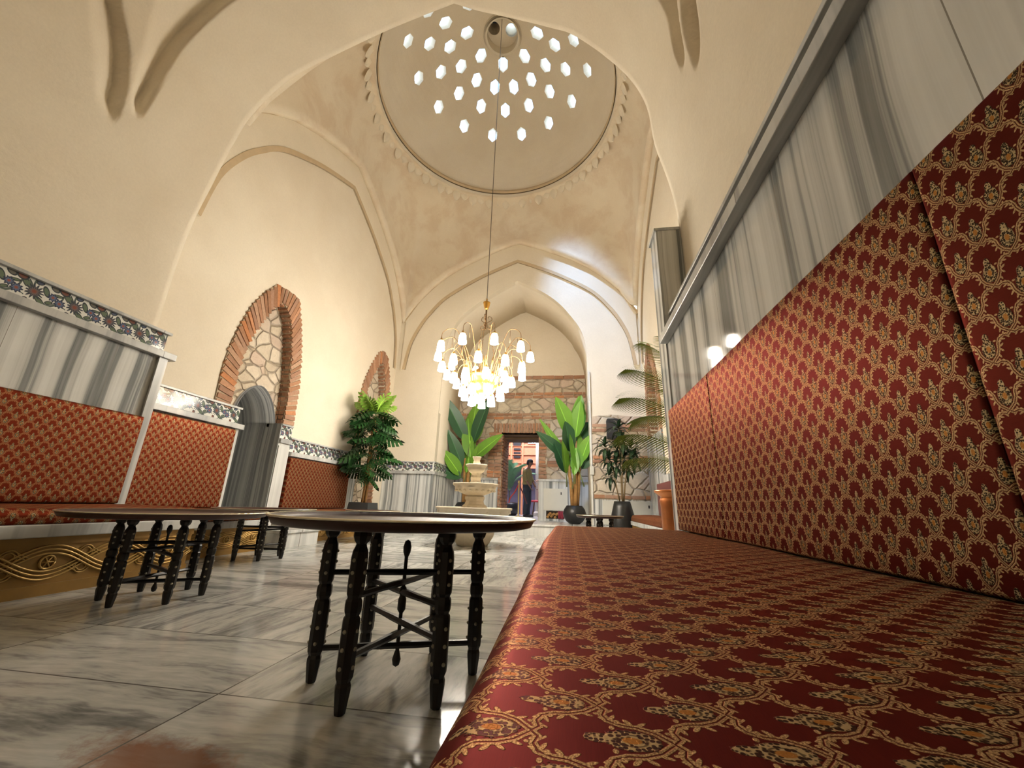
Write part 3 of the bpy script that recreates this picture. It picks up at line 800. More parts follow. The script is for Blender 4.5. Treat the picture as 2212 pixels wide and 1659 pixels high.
# ================================================================ brick arches on the side walls
def blk(mb, c, ax, sx, sy, sz, jit=.006):
    """irregular brick: centre, 3x3 axes, half sizes"""
    mb.rn = random.random(); vs = []
    for k in (-1, 1):
        for j in (-1, 1):
            for i in (-1, 1):
                v = Vector(c)+ax[0]*(i*sx+random.uniform(-jit, jit))+ax[1]*(j*sy+random.uniform(-jit, jit))+ax[2]*(k*sz+random.uniform(-jit, jit))
                vs.append(v)
    mb.add(vs, [(0, 2, 3, 1), (4, 5, 7, 6), (0, 1, 5, 4), (2, 6, 7, 3), (0, 4, 6, 2), (1, 3, 7, 5)])
def brick_arch(X, sgn, OUT, IN, n, lower, name, label, grp):
    """voussoir ring on the wall face and a two-brick-deep soffit; sgn=+1: room lies towards +x"""
    def resample(P, n):
        L = [0]
        for a, b in zip(P, P[1:]): L.append(L[-1]+hypot(b[0]-a[0], b[1]-a[1]))
        out = []
        for k in range(n+1):
            t = L[-1]*k/n; i = 0
            while i < len(L)-2 and L[i+1] < t: i += 1
            f = (t-L[i])/(L[i+1]-L[i]); out.append((P[i][0]+(P[i+1][0]-P[i][0])*f, P[i][1]+(P[i+1][1]-P[i][1])*f))
        return out
    mb = MB(); mo = MB()
    for side in (0, 1):
        k = OUT.index(max(OUT, key=lambda q: q[1])); o = OUT[:k+1] if side == 0 else OUT[k:][::-1]
        k2 = IN.index(max(IN, key=lambda q: q[1])); i_ = IN[:k2+1] if side == 0 else IN[k2:][::-1]
        o = resample(o, n); i_ = resample(i_, n)
        for a in range(n):
            p = Vector((0, (o[a][0]+o[a+1][0])/2, (o[a][1]+o[a+1][1])/2)); q = Vector((0, (i_[a][0]+i_[a+1][0])/2, (i_[a][1]+i_[a+1][1])/2))
            d = (p-q); ln = d.length; d.normalize(); t = Vector((1, 0, 0)).cross(d).normalized()
            w = (Vector((0,)+tuple(o[a+1]))-Vector((0,)+tuple(o[a]))).length
            w2 = (Vector((0,)+tuple(i_[a+1]))-Vector((0,)+tuple(i_[a]))).length; hw = min(w, w2*1.15)*random.uniform(.33, .38)
            c = (p+q)/2; c.x = X+sgn*.004
            blk(mb, c, (Vector((1, 0, 0)), d, t), .022, ln/2*random.uniform(.88, 1.05), hw)
            for dd in (.040, .112):
                c2 = q.copy()+d*.012; c2.x = X-sgn*dd
                blk(mb, c2, (Vector((1, 0, 0)), d, t), .031, .018, hw, .004)
        # mortar backing ring
        vs = []
        for a in range(n+1):
            vs += [(X+sgn*.012, o[a][0], o[a][1]), (X+sgn*.012, i_[a][0], i_[a][1]), (X-sgn*DEEP, i_[a][0], i_[a][1])]
        fs = []
        for a in range(n):
            b = a*3; fs += [(b, b+3, b+4, b+1), (b+1, b+4, b+5, b+2)]
        mo.add(vs, fs)
    for (y, z0, z1) in lower:      # brick jambs below the springing
        z = z0; r_ = 0
        while z < z1:
            blk(mb, Vector((X-sgn*.075, y, z+.03)), (Vector((1, 0, 0)), Vector((0, 1, 0)), Vector((0, 0, 1))), .075, .028, .027); z += .068
    o = ob(name, mb, 'brick', kind='structure'); o['label'] = label
    ob('mortar', mo, 'mortar', o).location = -o.location
    return o
brick_arch(XL, 1, A1_OUT, A1_IN, 27, [], 'trim_20', 'pointed arch of exposed old bricks round the arched passage', 'brick arches')
brick_arch(XL, 1, A2_OUT, A2_IN, 28, [(6.97, 0, 1.2), (7.73, 0, 1.2)], 'trim_21', 'pointed brick arch behind the split-leaf plant', 'brick arches')
brick_arch(XR, -1, A2_OUT, A2_IN, 28, [], 'trim_22', 'pointed brick arch on the right wall behind the palm', 'brick arches')
# stone infills
infill = [(3.9, 1.45), (3.9, 2.3), (4.1, 2.9), (4.45, 3.2), (4.8, 2.9), (4.95, 2.3), (4.95, 1.45), (4.84, 1.45)]+pa[::-1]+[(4.14, 1.45)]
struct('wall_infill', MB().poly(infill, [], 0, XL-DEEP+.03, XL-DEEP-.05), 'stone2')
struct('wall_infill_far', MB().box((XL-DEEP-.04, 6.8, 0), (XL-DEEP+.02, 8.0, 3.5)), 'stone2')
struct('wall_infill_right', MB().box((XR+DEEP-.02, 6.8, 0), (XR+DEEP+.04, 8.0, 3.5)), 'stone2')

# ================================================================ masonry of the far alcove wall and the doorway
YW = 9.7; DX0, DX1, DZ = -1.70, -.785, 2.20
struct('wall_alcove', MB().poly([(-2.95, .2), (-2.95, 3.72), (.45, 3.72), (.45, .2), (DX1, .2), (DX1, DZ), (DX0, DZ), (DX0, .2)], [], 1, YW, YW+.2), 'stone')
struct('wall_alcove_upper', MB().box((-2.95, YW+.02, 3.70), (.45, YW+.2, 5.75)), 'plaster')
def course(mb, x0, x1, z, h, L, y, proud=.02):
    x = x0
    while x < x1-.02:
        l = min(L*random.uniform(.8, 1.15), x1-x)
        if l > .03: blk(mb, Vector((x+l/2, y-proud/2+.02, z+h/2+random.uniform(-.004, .004))), (Vector((1, 0, 0)), Vector((0, 1, 0)), Vector((0, 0, 1))), l/2-.008, proud/2+.02, h/2-.007, .005)
        x += l
bb = MB()
course(bb, -2.85, .38, 3.63, .10, .28, YW, .03)
for z in (3.13, 3.21): course(bb, -2.85, .38, z, .075, .25, YW)
for z in (2.59, 2.67): course(bb, -2.85, .38, z, .075, .25, YW)
for z in (1.93, 2.01): course(bb, -2.85, -2.1, z, .075, .25, YW); course(bb, -.58, .38, z, .075, .25, YW)
for z in (1.42, 1.50): course(bb, -2.85, -2.1, z, .075, .25, YW); course(bb, -.58, .38, z, .075, .25, YW)
x = DX0-.22
while x < DX1+.22:                                # soldier course above the doorway
    blk(bb, Vector((x+.035, YW, 2.36)), (Vector((1, 0, 0)), Vector((0, 1, 0)), Vector((0, 0, 1))), .028, .03, .12); x += .075
z = .22
while z < 2.22:                                   # brick quoins either side
    for q in (DX0-.34+random.uniform(-.02, .02), DX1): course(bb, q, q+(DX0-q if q < DX0 else .20), z, .08, .2, YW, .025)
    z += .085
o = struct('trim_23', bb, 'brick'); o['label'] = 'old brick courses of the alcove wall'
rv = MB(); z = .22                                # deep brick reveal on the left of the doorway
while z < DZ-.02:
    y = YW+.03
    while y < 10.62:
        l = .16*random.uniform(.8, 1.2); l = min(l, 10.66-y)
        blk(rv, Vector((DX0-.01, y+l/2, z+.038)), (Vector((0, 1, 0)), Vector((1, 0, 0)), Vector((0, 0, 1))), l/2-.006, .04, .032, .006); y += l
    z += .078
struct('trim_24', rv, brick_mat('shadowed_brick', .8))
struct('wall_doorway', MB().box((DX0-.3, YW+.15, .2), (DX0-.02, 10.7, 2.6)).box((DX1, YW+.15, .2), (DX1+.3, 10.7, 2.6)).box((DX0-.3, YW+.15, DZ), (DX1+.3, 10.7, 2.62)), 'mortar')
struct('trim_25', MB().box((DX0-.05, YW+.0, DZ-.005), (DX1+.02, YW+.35, DZ+.06)).box((DX0-.05, YW+.36, DZ-.06), (DX1+.02, 10.6, DZ+.02)), plain('old_oak_lintel', (.13, .075, .035), .85, var=.4))
def wains(x0, x1, n):
    struct('trim_%d' % n, MB().box((x0, YW-.04, .195), (x1, YW+.0, 1.08)), 'marble_back')
    struct('trim_%d' % (n+1), MB().box((x0, YW-.07, 1.08), (x1, YW+.0, 1.135)), 'ledge', bevel=.004)
wains(-2.85, DX0-.06, 26); wains(DX1+.01, .38, 28)
# right part of the hall's back wall: bare stones with brick bands
struct('wall_back_stone', MB().poly([(.42, .68), (.42, 2.30), (.8, 2.34), (1.2, 2.30), (1.5, 2.30), (1.5, .68)], [], 1, YB-.035, YB+.0), 'stone')
b2 = MB()
for z, w in ((.69, .42), (1.36, .42), (1.44, .42), (1.98, .42), (2.07, .42)): course(b2, w, 1.5, z, .075, .26, YB-.035, .02)
struct('trim_37', b2, 'brick')
struct('trim_38', MB().box((.40, YB-.03, 0), (1.5, YB, .68)), 'marble_back')
struct('trim_39', MB().box((.375, YB-.012, 0), (.42, YB+.15, 3.3)), 'whitepaint')
# room beyond the doorway
struct('wall_far_room', MB().box((-6, 15.6, .2), (2.4, 15.8, 5)).box((-6, 10.7, .2), (-5.9, 15.6, 5)).box((2.3, 10.7, .2), (2.4, 15.6, 5)).box((-6, 10.6, .2), (DX0-.3, 10.7, 5)).box((DX1+.3, 10.6, .2), (2.4, 10.7, 5)).box((DX0-.3, 10.6, 2.6), (DX1+.3, 10.7, 5)), 'farwall')
struct('ceiling_far_room', MB().box((-6, 10.6, 5), (2.4, 15.8, 5.1)), 'whitepaint')

# unseen blocks added behind the walls and pendentives to stop light leaks
struct('light_leak_block_corner_right', MB().box((XR, YB, 0), (XR+.25, YB+.25, 6.2)), 'plaster')
struct('light_leak_block_corner_left', MB().box((XL-.25, YB, 0), (XL, YB+.25, 6.2)), 'plaster')
struct('light_leak_block_right', MB().box((XR+.02, YF, 4.4), (XR+.5, YB+.2, 8.2)), 'plaster')
struct('light_leak_block_left', MB().box((XL-.5, YF, 4.4), (XL-.02, YB+.2, 8.2)), 'plaster')
struct('light_leak_block_back', MB().box((XL-.5, YB+.16, 5.9), (XR+.5, YB+.5, 8.2)), 'plaster')
# ================================================================ BENCHES
def carved_panel(parent, x, y0, y1, z0, z1, fine=False):
    """gilt carved bench front facing +x, in the bench's local frame"""
    h = z1-z0; b = MB().box((x-.03, y0, z0), (x, y1, z1))
    p = ob('carved_panel', b, 'goldpaint', parent)
    r = MB().box((x, y0, z1-.04*h/.29), (x+.010, y1, z1-.002)).box((x, y0, z0), (x+.014, y1, z0+.055*h/.29))
    ob('moulding', r, 'goldpaint', p)
    g = MB(); L = .33 if not fine else .24; n = int((y1-y0)/L)+2; zc = z0+h*.56; A = h*.22
    ys0 = y1-.16
    k = int((y1-y0)/(L/14))
    for s in (1, -1):
        for o in (-.020, 0, .020):
            pts = []
            for i in range(k+1):
                y = y0+(y1-y0)*i/k; ph = pi*(y-ys0)/L
                pts.append((x+.003+(.004 if s*sin(ph) > 0 else 0), y, zc+s*A*cos(ph)+o*h/.29))
            g.tube(pts, .0052, 5)
    j = 0; y = ys0
    while y > y0+.22:
        if y < y1-.12:
            g.tube([(x+.003, y+.033*cos(2*pi*i/14), zc+.033*sin(2*pi*i/14)) for i in range(15)], .0055, 5)
            for i in range(3): a = pi*i/3; g.tube([(x+.003, y-.03*cos(a), zc-.03*sin(a)), (x+.003, y+.03*cos(a), zc+.03*sin(a))], .004, 4)
            for sx in (-1, 1):
                for sz in (-1, 1):
                    for rr in (.020, .032):
                        c_ = (y+sx*L*(.5 if y < y1-.25 else .3), zc+sz*(A*.62)); pts = [(x+.003, c_[0]-sx*rr*cos(t)*1.1, c_[1]+sz*rr*sin(t)) for t in [pi*q/8-.9 for q in range(10)]]
                        pts.append((x+.003, pts[-1][1]-sx*-.05, pts[-1][2]-sz*.03)); g.tube(pts, .0035, 4)
        y -= L; j += 1
    ob('carved_ridges', g, 'goldridge', p, smooth=True)
    return p
def bench_left(label, loc, y0, y1, depth, seat_h, fine=False):
    t = thing('bench', label, 'bench', loc, 0)
    ob('core', MB().box((-depth, y0, 0), (-.03, y1, seat_h-.065)), 'whitepaint', t)
    carved_panel(t, 0, y0, y1, 0, seat_h-.065, fine)
    ob('seat_slab', MB().box((-depth, y0, seat_h-.065), (.035, y1+.02, seat_h)), 'white_marble', t, bevel=.006)
    return t
def seat_cushion(name, label, sgn, xb, xf, y0, y1, zb, zt, group=None, ny=None, puff=.006, seedv=0, flare=None):
    """upholstered seat pad; sgn=+1: the front edge faces +x. uv in metres along the cloth"""
    W = abs(xf-xb); T = zt-zb; r = min(T*.48, .04)
    prof = [(0, zb), (0, zt-.006), (.01, zt)]
    nx = max(12, int(W/.03))
    for i in range(1, nx+1): prof.append((.01+(W-r-.01)*i/nx, zt))
    for i in range(1, 13):
        a = pi/2*i/12; prof.append((W-r+r*sin(a), zt-r+r*cos(a)))
    prof.append((W, zb+.012))
    for i in range(1, 5): a = pi/2*i/4; prof.append((W-.012+.012*cos(a), zb+.012-.012*sin(a)))
    prof.append((0, zb))
    L = [0]
    for a, b in zip(prof, prof[1:]): L.append(L[-1]+hypot(b[0]-a[0], b[1]-a[1]))
    ny = ny or max(10, int((y1-y0)/.05)); n = len(prof); vs = []; fs = []; uvs = []
    for j in range(ny+1):
        y = y0+(y1-y0)*j/ny
        e = min(1, min(y-y0, y1-y)/.03); e = sqrt(max(0, 1-(1-e)**2))
        for i, (d, z) in enumerate(prof):
            top = smoothstep((z-zb)/T)
            w = noise.noise(Vector((d*3+seedv, y*2.2, z*4)))*puff*top
            w += noise.noise(Vector((d*14+seedv, y*9, 1)))*puff*.3*top
            if z > zt-.01 and d > .02: w += puff*1.2*sin(pi*min(1, d/W))
            zz = zb+(z-zb)*(.72+.28*e)+w
            dd = d+(noise.noise(Vector((seedv, y*3.1, 3)))*.005 if d > W-r else 0)+(flare(y)*smoothstep((d-W+.15)/.12) if flare else 0)
            vs.append((xb+sgn*dd, y, zz))
    for j in range(ny):
        for i in range(n-1):
            fs.append((j*n+i, j*n+i+1, (j+1)*n+i+1, (j+1)*n+i))
            ya, yb = y0+(y1-y0)*j/ny, y0+(y1-y0)*(j+1)/ny
            uvs.append([(ya, L[i]), (ya, L[i+1]), (yb, L[i+1]), (yb, L[i])])
    for j in (0, ny):
        f = [j*n+i for i in range(n-1)]; fs.append(tuple(f)); uvs.append([(prof[i][0], prof[i][1]) for i in range(n-1)])
    mb = MB().add(vs, fs, uvs)
    return ob(name, mb, 'fabric' if seedv == 0 else 'fabric2', smooth=True, label=label, cat='seat cushion', group=group)
def back_cushion(label, sgn, x, y0, y1, z0, z1, lean=0.0, thick=.055, mat='fabric', group='upholstered back panels'):
    """padded panel against a side wall; sgn=+1 faces +x"""
    nu, nv = max(8, int((y1-y0)/.05)), max(10, int((z1-z0)/.05)); R = .012 if x > 0 else .02
    us = sorted(set([0, .1*R, .35*R, .65*R, R]+[R+(y1-y0-2*R)*i/nu for i in range(nu+1)]+[(y1-y0)-q for q in (0, .1*R, .35*R, .65*R, R)]))
    vs_ = sorted(set([0, .1*R, .35*R, .65*R, R]+[R+(z1-z0-2*R)*i/nv for i in range(nv+1)]+[(z1-z0)-q for q in (0, .1*R, .35*R, .65*R, R)]))
    V = []; fs = []; uvs = []
    def ed(a, l): e = min(1, min(a, l-a)/R); return sqrt(max(0, 1-(1-e)**2))
    for u in us:
        for v in vs_:
            d = thick*min(.90+.10*ed(u, y1-y0), .15+.85*ed(v, z1-z0))+noise.noise(Vector(((y0+u)*2.0, v*2.4, 7)))*.004
            V.append((x+sgn*(d+lean*(1-v/(z1-z0))), y0+u, z0+v))
    m = len(vs_)
    for i in range(len(us)-1):
        for j in range(m-1):
            a = i*m+j; fs.append((a, a+m, a+m+1, a+1)); uvs.append([(y0+us[p], vs_[q]) for p, q in ((i, j), (i+1, j), (i+1, j+1), (i, j+1))])
    n0 = len(V)
    V += [(x, y0, z0), (x, y1, z0), (x, y1, z1), (x, y0, z1)]
    c = [0, (len(us)-1)*m, (len(us)-1)*m+m-1, m-1]
    edges = [[i*m for i in range(len(us))], [(len(us)-1)*m+j for j in range(m)], [i*m+m-1 for i in range(len(us))][::-1], [j for j in range(m)][::-1]]
    for k, e in enumerate(edges):
        f = e+[n0+(k+1) % 4, n0+k]; fs.append(tuple(f)); uvs.append([(V[i][1], V[i][2]-z0) for i in f])
    fs.append((n0, n0+1, n0+2, n0+3)); uvs.append([(0, 0)]*4)
    mb = MB().add(V, fs, uvs)
    return ob('back_cushion', mb, mat, auto=True, label=label, cat='back cushion', group=group)

bench_left('long carved gilt bench under the left alcove wall, nearest the camera', (-2.75, 0, 0), -1.5, 2.72, .87, .355)
seat_cushion('seat_cushion', 'red and gold seat pad on the near left carved bench', 1, -3.60, -2.72, -1.5, 2.74, .356, .435, 'seat pads', seedv=3)
back_cushion('wide red and gold back panel under grey marble at far left', 1, -3.62, -1.5, 2.80, .437, 1.150, mat='fabric2')
bench_left('short carved gilt bench left of the arched passage', (-3.22, 0, 0), 2.99, 4.05, .67, .30)
seat_cushion('seat_cushion', 'short red seat pad left of the arched passage', 1, -3.91, -3.19, 2.99, 4.06, .301, .39, 'seat pads', seedv=5)
back_cushion('red back panel directly left of the arched passage', 1, XL+.03, 2.98, 4.07, .392, 1.275, mat='fabric2')
bench_left('carved gilt bench between the arched passage and the split-leaf plant', (-3.28, 0, 0), 4.88, 6.24, .62, .28, True)
seat_cushion('seat_cushion', 'orange-red seat pad right of the arched passage', 1, -3.91, -3.24, 4.89, 6.27, .281, .375, 'seat pads', seedv=8)
back_cushion('bright red back panel between passage and split-leaf plant', 1, XL+.03, 5.08, 6.64, .377, 1.075, mat='fabric2')
# marble step block of the passage
st = thing('marble_step', 'white marble step block in front of the arched passage', 'step', (-3.1, 4.47, 0))
ob('riser', MB().box((-.80, -.34, 0), (0, .34, .15)), 'white_marble', st)
ob('tread', MB().box((-.80, -.355, .15), (.02, .355, .185)), 'white_marble', st, bevel=.006)
# right hand bench the camera rests on
tb = thing('bench', 'long bench along the right wall carrying the camera-side seat', 'bench', (-.02, 0, 0))
ob('core', MB().box((.02, -1.5, 0), (.66, 2.78, .27)), 'goldpaint', tb)
ob('seat_slab', MB().box((-.03, -1.5, .27), (.70, 2.82, .325)), 'white_marble', tb, bevel=.006)
seat_cushion('seat_cushion', 'large red and gold damask seat pad filling the lower right', -1, .70, -.084, -1.45, 2.83, .326, .401, 'seat pads', ny=150, puff=.004, flare=lambda y: .040*smoothstep((y-.1)/1.9))
for (a, b), l in zip([(-1.45, .7315), (.734, 2.0), (2.004, 2.83)],
                     ['tall damask back panel nearest the camera at the right edge', 'middle damask back panel of the right bench between two seams', 'farthest damask back panel of the right bench, beside the copper pot']):
    back_cushion(l, -1, .715, a, b, .400, 1.19, lean=.0, thick=.04)
# low bench along the hall's right wall
t = thing('bench', 'low bench along the right hall wall behind the copper pot', 'bench', (1.22, 5.8, 0))
ob('core', MB().box((-.25, -1.25, 0), (.23, 1.25, .27)), 'goldpaint', t); ob('seat_slab', MB().box((-.27, -1.27, .27), (.23, 1.27, .33)), 'white_marble', t, bevel=.005)
seat_cushion('seat_cushion', 'orange-red seat pad between black planter and copper pot', -1, 1.45,   .96, 4.55, 7.08, .331, .425, 'seat pads', seedv=11)
back_cushion('dark maroon back panel seen above the copper pot', -1, XR-.05, 4.6, 7.05, .43, .93, mat='maroon')

# ================================================================ FOLDING TRAY TABLES
def make_table(label, loc, R, H, rz, fr, far=False):
    t = thing('tray_table', label, 'table', loc, rz, 'folding brass tray tables'); ht = H
    n = 72
    prof = [(0, ht-.028), (R*.92, ht-.029), (R*.972, ht-.024), (R*.992, ht-.010), (R*1.0, ht), (R*.985, ht+.001), (R*.965, ht-.010), (R*.92, ht-.016), (0, ht-.016)]
    ob('tray', MB().lathe(prof, n=n), 'tray', t, smooth=True)
    def mod(th, j, r, z): return 1+.005*cos(th*70)
    e = MB().lathe([(R*.990, ht-.002), (R*1.004, ht-.003), (R*1.010, ht+.000), (R*1.004, ht+.003), (R*.990, ht+.002)], n=360 if not far else 96, mod=mod if not far else None, caps=False)
    ob('beaded_rim', e, 'brass', t, smooth=True)
    hh = ht-.028
    k = hh/.425
    leg = [(.012, 0), (.0145, .003), (.0205, .050), (.0205, .060), (.0175, .068), (.0225, .078), (.0235, .090), (.0235, .200), (.0225, .207), (.0185, .213), (.0225, .222), (.0235, .235), (.0225, .247), (.0185, .254), (.0225, .262), (.0235, .275), (.0235, .350), (.0215, .366), (.016, .378), (.0145, .384), (.0215, .392), (.0255, .404), (.0245, .416), (.018, .425)]
    leg = [(r, z*k) for r, z in leg]; lm = None
    sm = MB()
    for z in (.100, .140, .180, .285, .315, .345):
        for a in (0, pi/2, pi, 3*pi/2):
            if True:
                c = Vector((.0222*cos(a), .0222*sin(a), z*k)); sm.sphere(c, (.0054, .0054, .0054), 8, 5)
    lms = join_mats('leg', [(MB().lathe(leg, n=8, a0=pi/8), 'blackwood'), (sm, 'stud')])
    for i in range(6):
        a = pi/3*i; o = link('leg', lms, t, (fr*cos(a), fr*sin(a), 0)); o.rotation_euler = (0, 0, a)
    for i in range(3):                    # three crossing frames
        a = pi/3*i; d = Vector((cos(a), sin(a), 0))
        for z in ((.285-.028*i)*k, (.085+.032*i)*k):
            bow = []
            for s in range(9):
                q = -1+2*s/8; bow.append((d.x*fr*q, d.y*fr*q, z))
            ob('stretcher', MB().tube(bow, [.011 if abs(s-4) > 1 else .013 for s in range(9)], 6, flat=.8), 'blackwood', t)
    fin = [(0, .375), (.009, .372), (.0135, .358), (.012, .345), (.006, .332), (.005, .20), (.009, .215), (.012, .205), (.013, .19), (.009, .183), (.013, .176), (.013, .155), (.006, .148), (.005, .07), (.008, .062), (.0135, .045), (.012, .03), (0, .022)]
    fin = sorted([(r, z*k) for r, z in [(0, .380), (.009, .375), (.0135, .358), (.012, .342), (.006, .328), (.006, .245), (.010, .240), (.013, .228), (.009, .218), (.013, .208), (.013, .18), (.006, .170), (.006, .072), (.009, .064), (.0135, .048), (.010, .034), (0, .028)]], key=lambda q: -q[1])
    ob('centre_spindle', MB().lathe(fin, n=12), 'blackwood', t, smooth=True)
    return t
make_table('large dark tray table with studded black legs, nearest the camera', (-.552, 1.375, 0), .427, .477, radians(20), .242)
make_table('dark tray table in front of the near left carved bench', (-2.20, 2.03, 0), .455, .435, radians(33), .215)
make_table('dark tray table in front of the arched passage', (-2.80, 3.48, 0), .42, .425, radians(12), .205, True)
make_table('small tray table in front of the split-leaf plant', (-2.72, 5.42, 0), .36, .395, radians(5), .17, True)
make_table('tray table beyond the end of the right bench', (.34, 5.3, 0), .29, .43, radians(20), .16, True)

# ================================================================ FOUNTAIN
def fountain():
    t = thing('fountain', 'three-tiered cream stone fountain in the middle of the hall', 'fountain', (CX-.02, CY, 0))
    ob('foot', MB().lathe([(.0, 0), (.20, 0), (.22, .03), (.275, .12), (.285, .18), (.25, .25), (.20, .30), (.19, .36)], n=32), 'fount', t, smooth=True)
    def mod(N, amp): return lambda th, j, r, z: 1+amp*abs(cos(N*th/2))
    orn = MB()
    for i in range(44):
        a = 2*pi*i/44; orn.sphere((.482*cos(a), .482*sin(a), .42), (.016, .016, .012), 6, 4)
    ob('lower_basin', orn.lathe([(.0, .34), (.30, .34), (.44, .365), (.475, .40), (.49, .405), (.485, .445), (.505, .455), (.505, .478), (.44, .475), (.42, .44), (.0, .43)], n=128, mod=lambda th, j, r, z: 1+(.02*abs(cos(8*th)) if z > .4 else .0), a0=pi/8), 'fount', t, smooth=True)
    ob('lower_pedestal', MB().lathe([(.0, .43), (.19, .43), (.19, .47), (.165, .485), (.165, .50), (.135, .52), (.12, .56), (.135, .59), (.135, .615), (.11, .63), (.11, .65)], n=8, a0=pi/8), 'fount', t)
    def scal(N, z0): return lambda th, j, r, z: 1+(.075*abs(cos(N*th/2))-.03 if z > z0 else 0)
    orn = MB()
    for i in range(20):
        a = 2*pi*i/20; orn.sphere((.262*cos(a), .262*sin(a), .695), (.022, .022, .016), 6, 4)
    ob('middle_basin', orn.lathe([(.0, .63), (.12, .635), (.20, .665), (.265, .70), (.285, .735), (.275, .745), (.305, .77), (.305, .79), (.27, .785), (.24, .75), (.0, .74)], n=96, mod=scal(10, .74)), 'fount', t, smooth=True)
    ob('upper_pedestal', MB().lathe([(.0, .74), (.10, .74), (.10, .775), (.08, .80), (.068, .83), (.075, .87), (.062, .90), (.07, .93)], n=8, a0=pi/8), 'fount', t)
    ob('upper_basin', MB().lathe([(.0, .915), (.06, .92), (.105, .95), (.125, .99), (.118, 1.0), (.145, 1.03), (.145, 1.048), (.12, 1.04), (.0, 1.02)], n=72, mod=scal(9, 1.0)), 'fount', t, smooth=True)
    ob('finial', MB().lathe([(.0, 1.02), (.05, 1.03), (.052, 1.07), (.042, 1.10), (.05, 1.135), (.058, 1.155), (.045, 1.15), (.0, 1.11)], n=48, mod=lambda th, j, r, z: 1+(.12*abs(cos(4*th)) if z > 1.12 else 0)), 'fount', t, smooth=True)
fountain()

# ================================================================ CHANDELIER
def chandelier():
    t = thing('chandelier', 'brass chandelier with many lit glass shades hanging from the dome', 'chandelier', (CX, CY, 1.85)); Z = -1.85
    ob('cable', MB().tube([(0, 0, 10.14+Z), (0, 0, 3.56+Z)], .0065, 6), 'cable', t)
    ob('canopy', MB().lathe([(0, 3.44+Z), (.018, 3.44+Z), (.03, 3.46+Z), (.045, 3.50+Z), (.052, 3.545+Z), (.058, 3.565+Z), (.03, 3.57+Z), (.012, 3.56+Z), (.012, 3.63+Z), (0, 3.64+Z)], n=16), 'lampgold', t, smooth=True)
    ob('stem', MB().tube([(0, 0, 3.46+Z), (0, 0, 3.10+Z)], .012, 8).sphere((0, 0, 3.2+Z), .02, 10, 6), 'darkbrass', t)
    for i in range(3):
        a = 2*pi*i/3+.5; d = Vector((cos(a), sin(a), 0)); pts = []
        for s in range(13): th = -.6+4.6*s/12; r = .045-.0022*s; pts.append(d*(.055+r*cos(th))+Vector((0, 0, 3.30+Z+r*sin(th))))
        pts2 = []
        for s in range(15): th = 3.4+5.2*s/14; r = .05-.0022*s; pts2.append(d*(.075+r*cos(th))+Vector((0, 0, 3.16+Z+r*sin(th))))
        ob('scroll', MB().tube(pts, .0055, 5).tube(pts2, .0055, 5).tube([pts[0], d*.02+Vector((0, 0, 3.22+Z)), pts2[0]], .0055, 5), 'darkbrass', t)
        cm = MB(); p0 = d*.07+Vector((0, 0, 3.10+Z)); p1 = d*.22+Vector((0, 0, 2.42+Z)); N_ = 26
        for s in range(N_):
            c = p0.lerp(p1, (s+.5)/N_); hl = (p1-p0).length/N_*.62; ax = (p1-p0).normalized()
            sd = ax.cross(Vector((-sin(a), cos(a), 0)) if s % 2 else d).normalized()
            cm.tube([c+ax*(hl*cos(q))+sd*(.0085*sin(q)) for q in [2*pi*u/8 for u in range(9)]], .0028, 4, cap=False)
        ob('chain', cm, 'darkbrass', t)
    ob('body', MB().lathe([(0, 1.93+Z), (.03, 1.95+Z), (.05, 2.0+Z), (.12, 2.04+Z), (.17, 2.10+Z), (.22, 2.2+Z), (.245, 2.32+Z), (.20, 2.38+Z), (.12, 2.42+Z), (.05, 2.48+Z), (.03, 2.56+Z), (0, 2.58+Z)], n=32, mod=lambda th, j, r, z: 1+.04*cos(10*th)), 'lampgold', t, smooth=True)
    rb = MB()
    for i in range(14):
        a = 2*pi*i/14
        rb.tube([(r*cos(a), r*sin(a), z+Z) for r, z in [(.06, 2.02), (.15, 2.09), (.22, 2.2), (.245, 2.32), (.27, 2.44), (.31, 2.56)]], [.006, .012, .016, .014, .009, .004], 5, flat=.5)
    ob('leaf_ribs', rb, 'lampgold', t, smooth=True)
    ol = lambda th, j, r, z: 1+(.06*cos(th*6) if j in (3, 4) else 0)
    sh = MB().lathe([(.012, .0), (.034, -.012), (.048, -.05), (.052, -.10), (.055, -.135), (.058, -.150), (.050, -.140), (.0, -.125)], n=14, mod=ol).mesh('lamp_shade', M['shade'], True)
    cup = MB().lathe([(.004, .03), (.012, .028), (.018, .008), (.034, -.004), (.036, -.014), (.0, -.012)], n=12).mesh('lamp_cap', M['lampgold'], True)
    tiers = [(10, .70, 2.74, 2.96, 0.1), (10, .61, 2.50, 2.72, .42), (9, .43, 2.34, 2.56, .15), (8, .29, 2.15, 2.34, .5), (4, .14, 2.04, 2.12, .2)]
    for ti, (n, R, z, zt, a0) in enumerate(tiers):
        am = MB(); r0 = .20 if ti < 2 else .12; zb = 2.20 if ti < 2 else 2.14
        pts = interp([(r0, zb), (r0+(R-r0)*.20, zb+(zt-zb)*.55), (r0+(R-r0)*.50, zt-.02), (r0+(R-r0)*.78, zt-.01), (R-.01, z+(zt-z)*.55), (R, z+.02)], 6)
        am.tube([(r, 0, q+Z) for r, q in pts], .0048, 6)
        if ti < 3: am.tube([(r0+(R-r0)*.60, 0, zt-.005+Z), (r0+(R-r0)*.60, 0, zt-.20+Z)], .0035, 5)
        ame = am.mesh('arm', M['armbrass'], True)
        for i in range(n):
            a = a0+2*pi*i/n
            o = link('arm', ame, t); o.rotation_euler = (0, 0, a)
            s = link('lamp_shade', sh, o, (R, 0, z+Z)); s['label'] = 'lit white glass lamp shade'
            link('lamp_cap', cup, o, (R, 0, z+Z+.006))
chandelier()

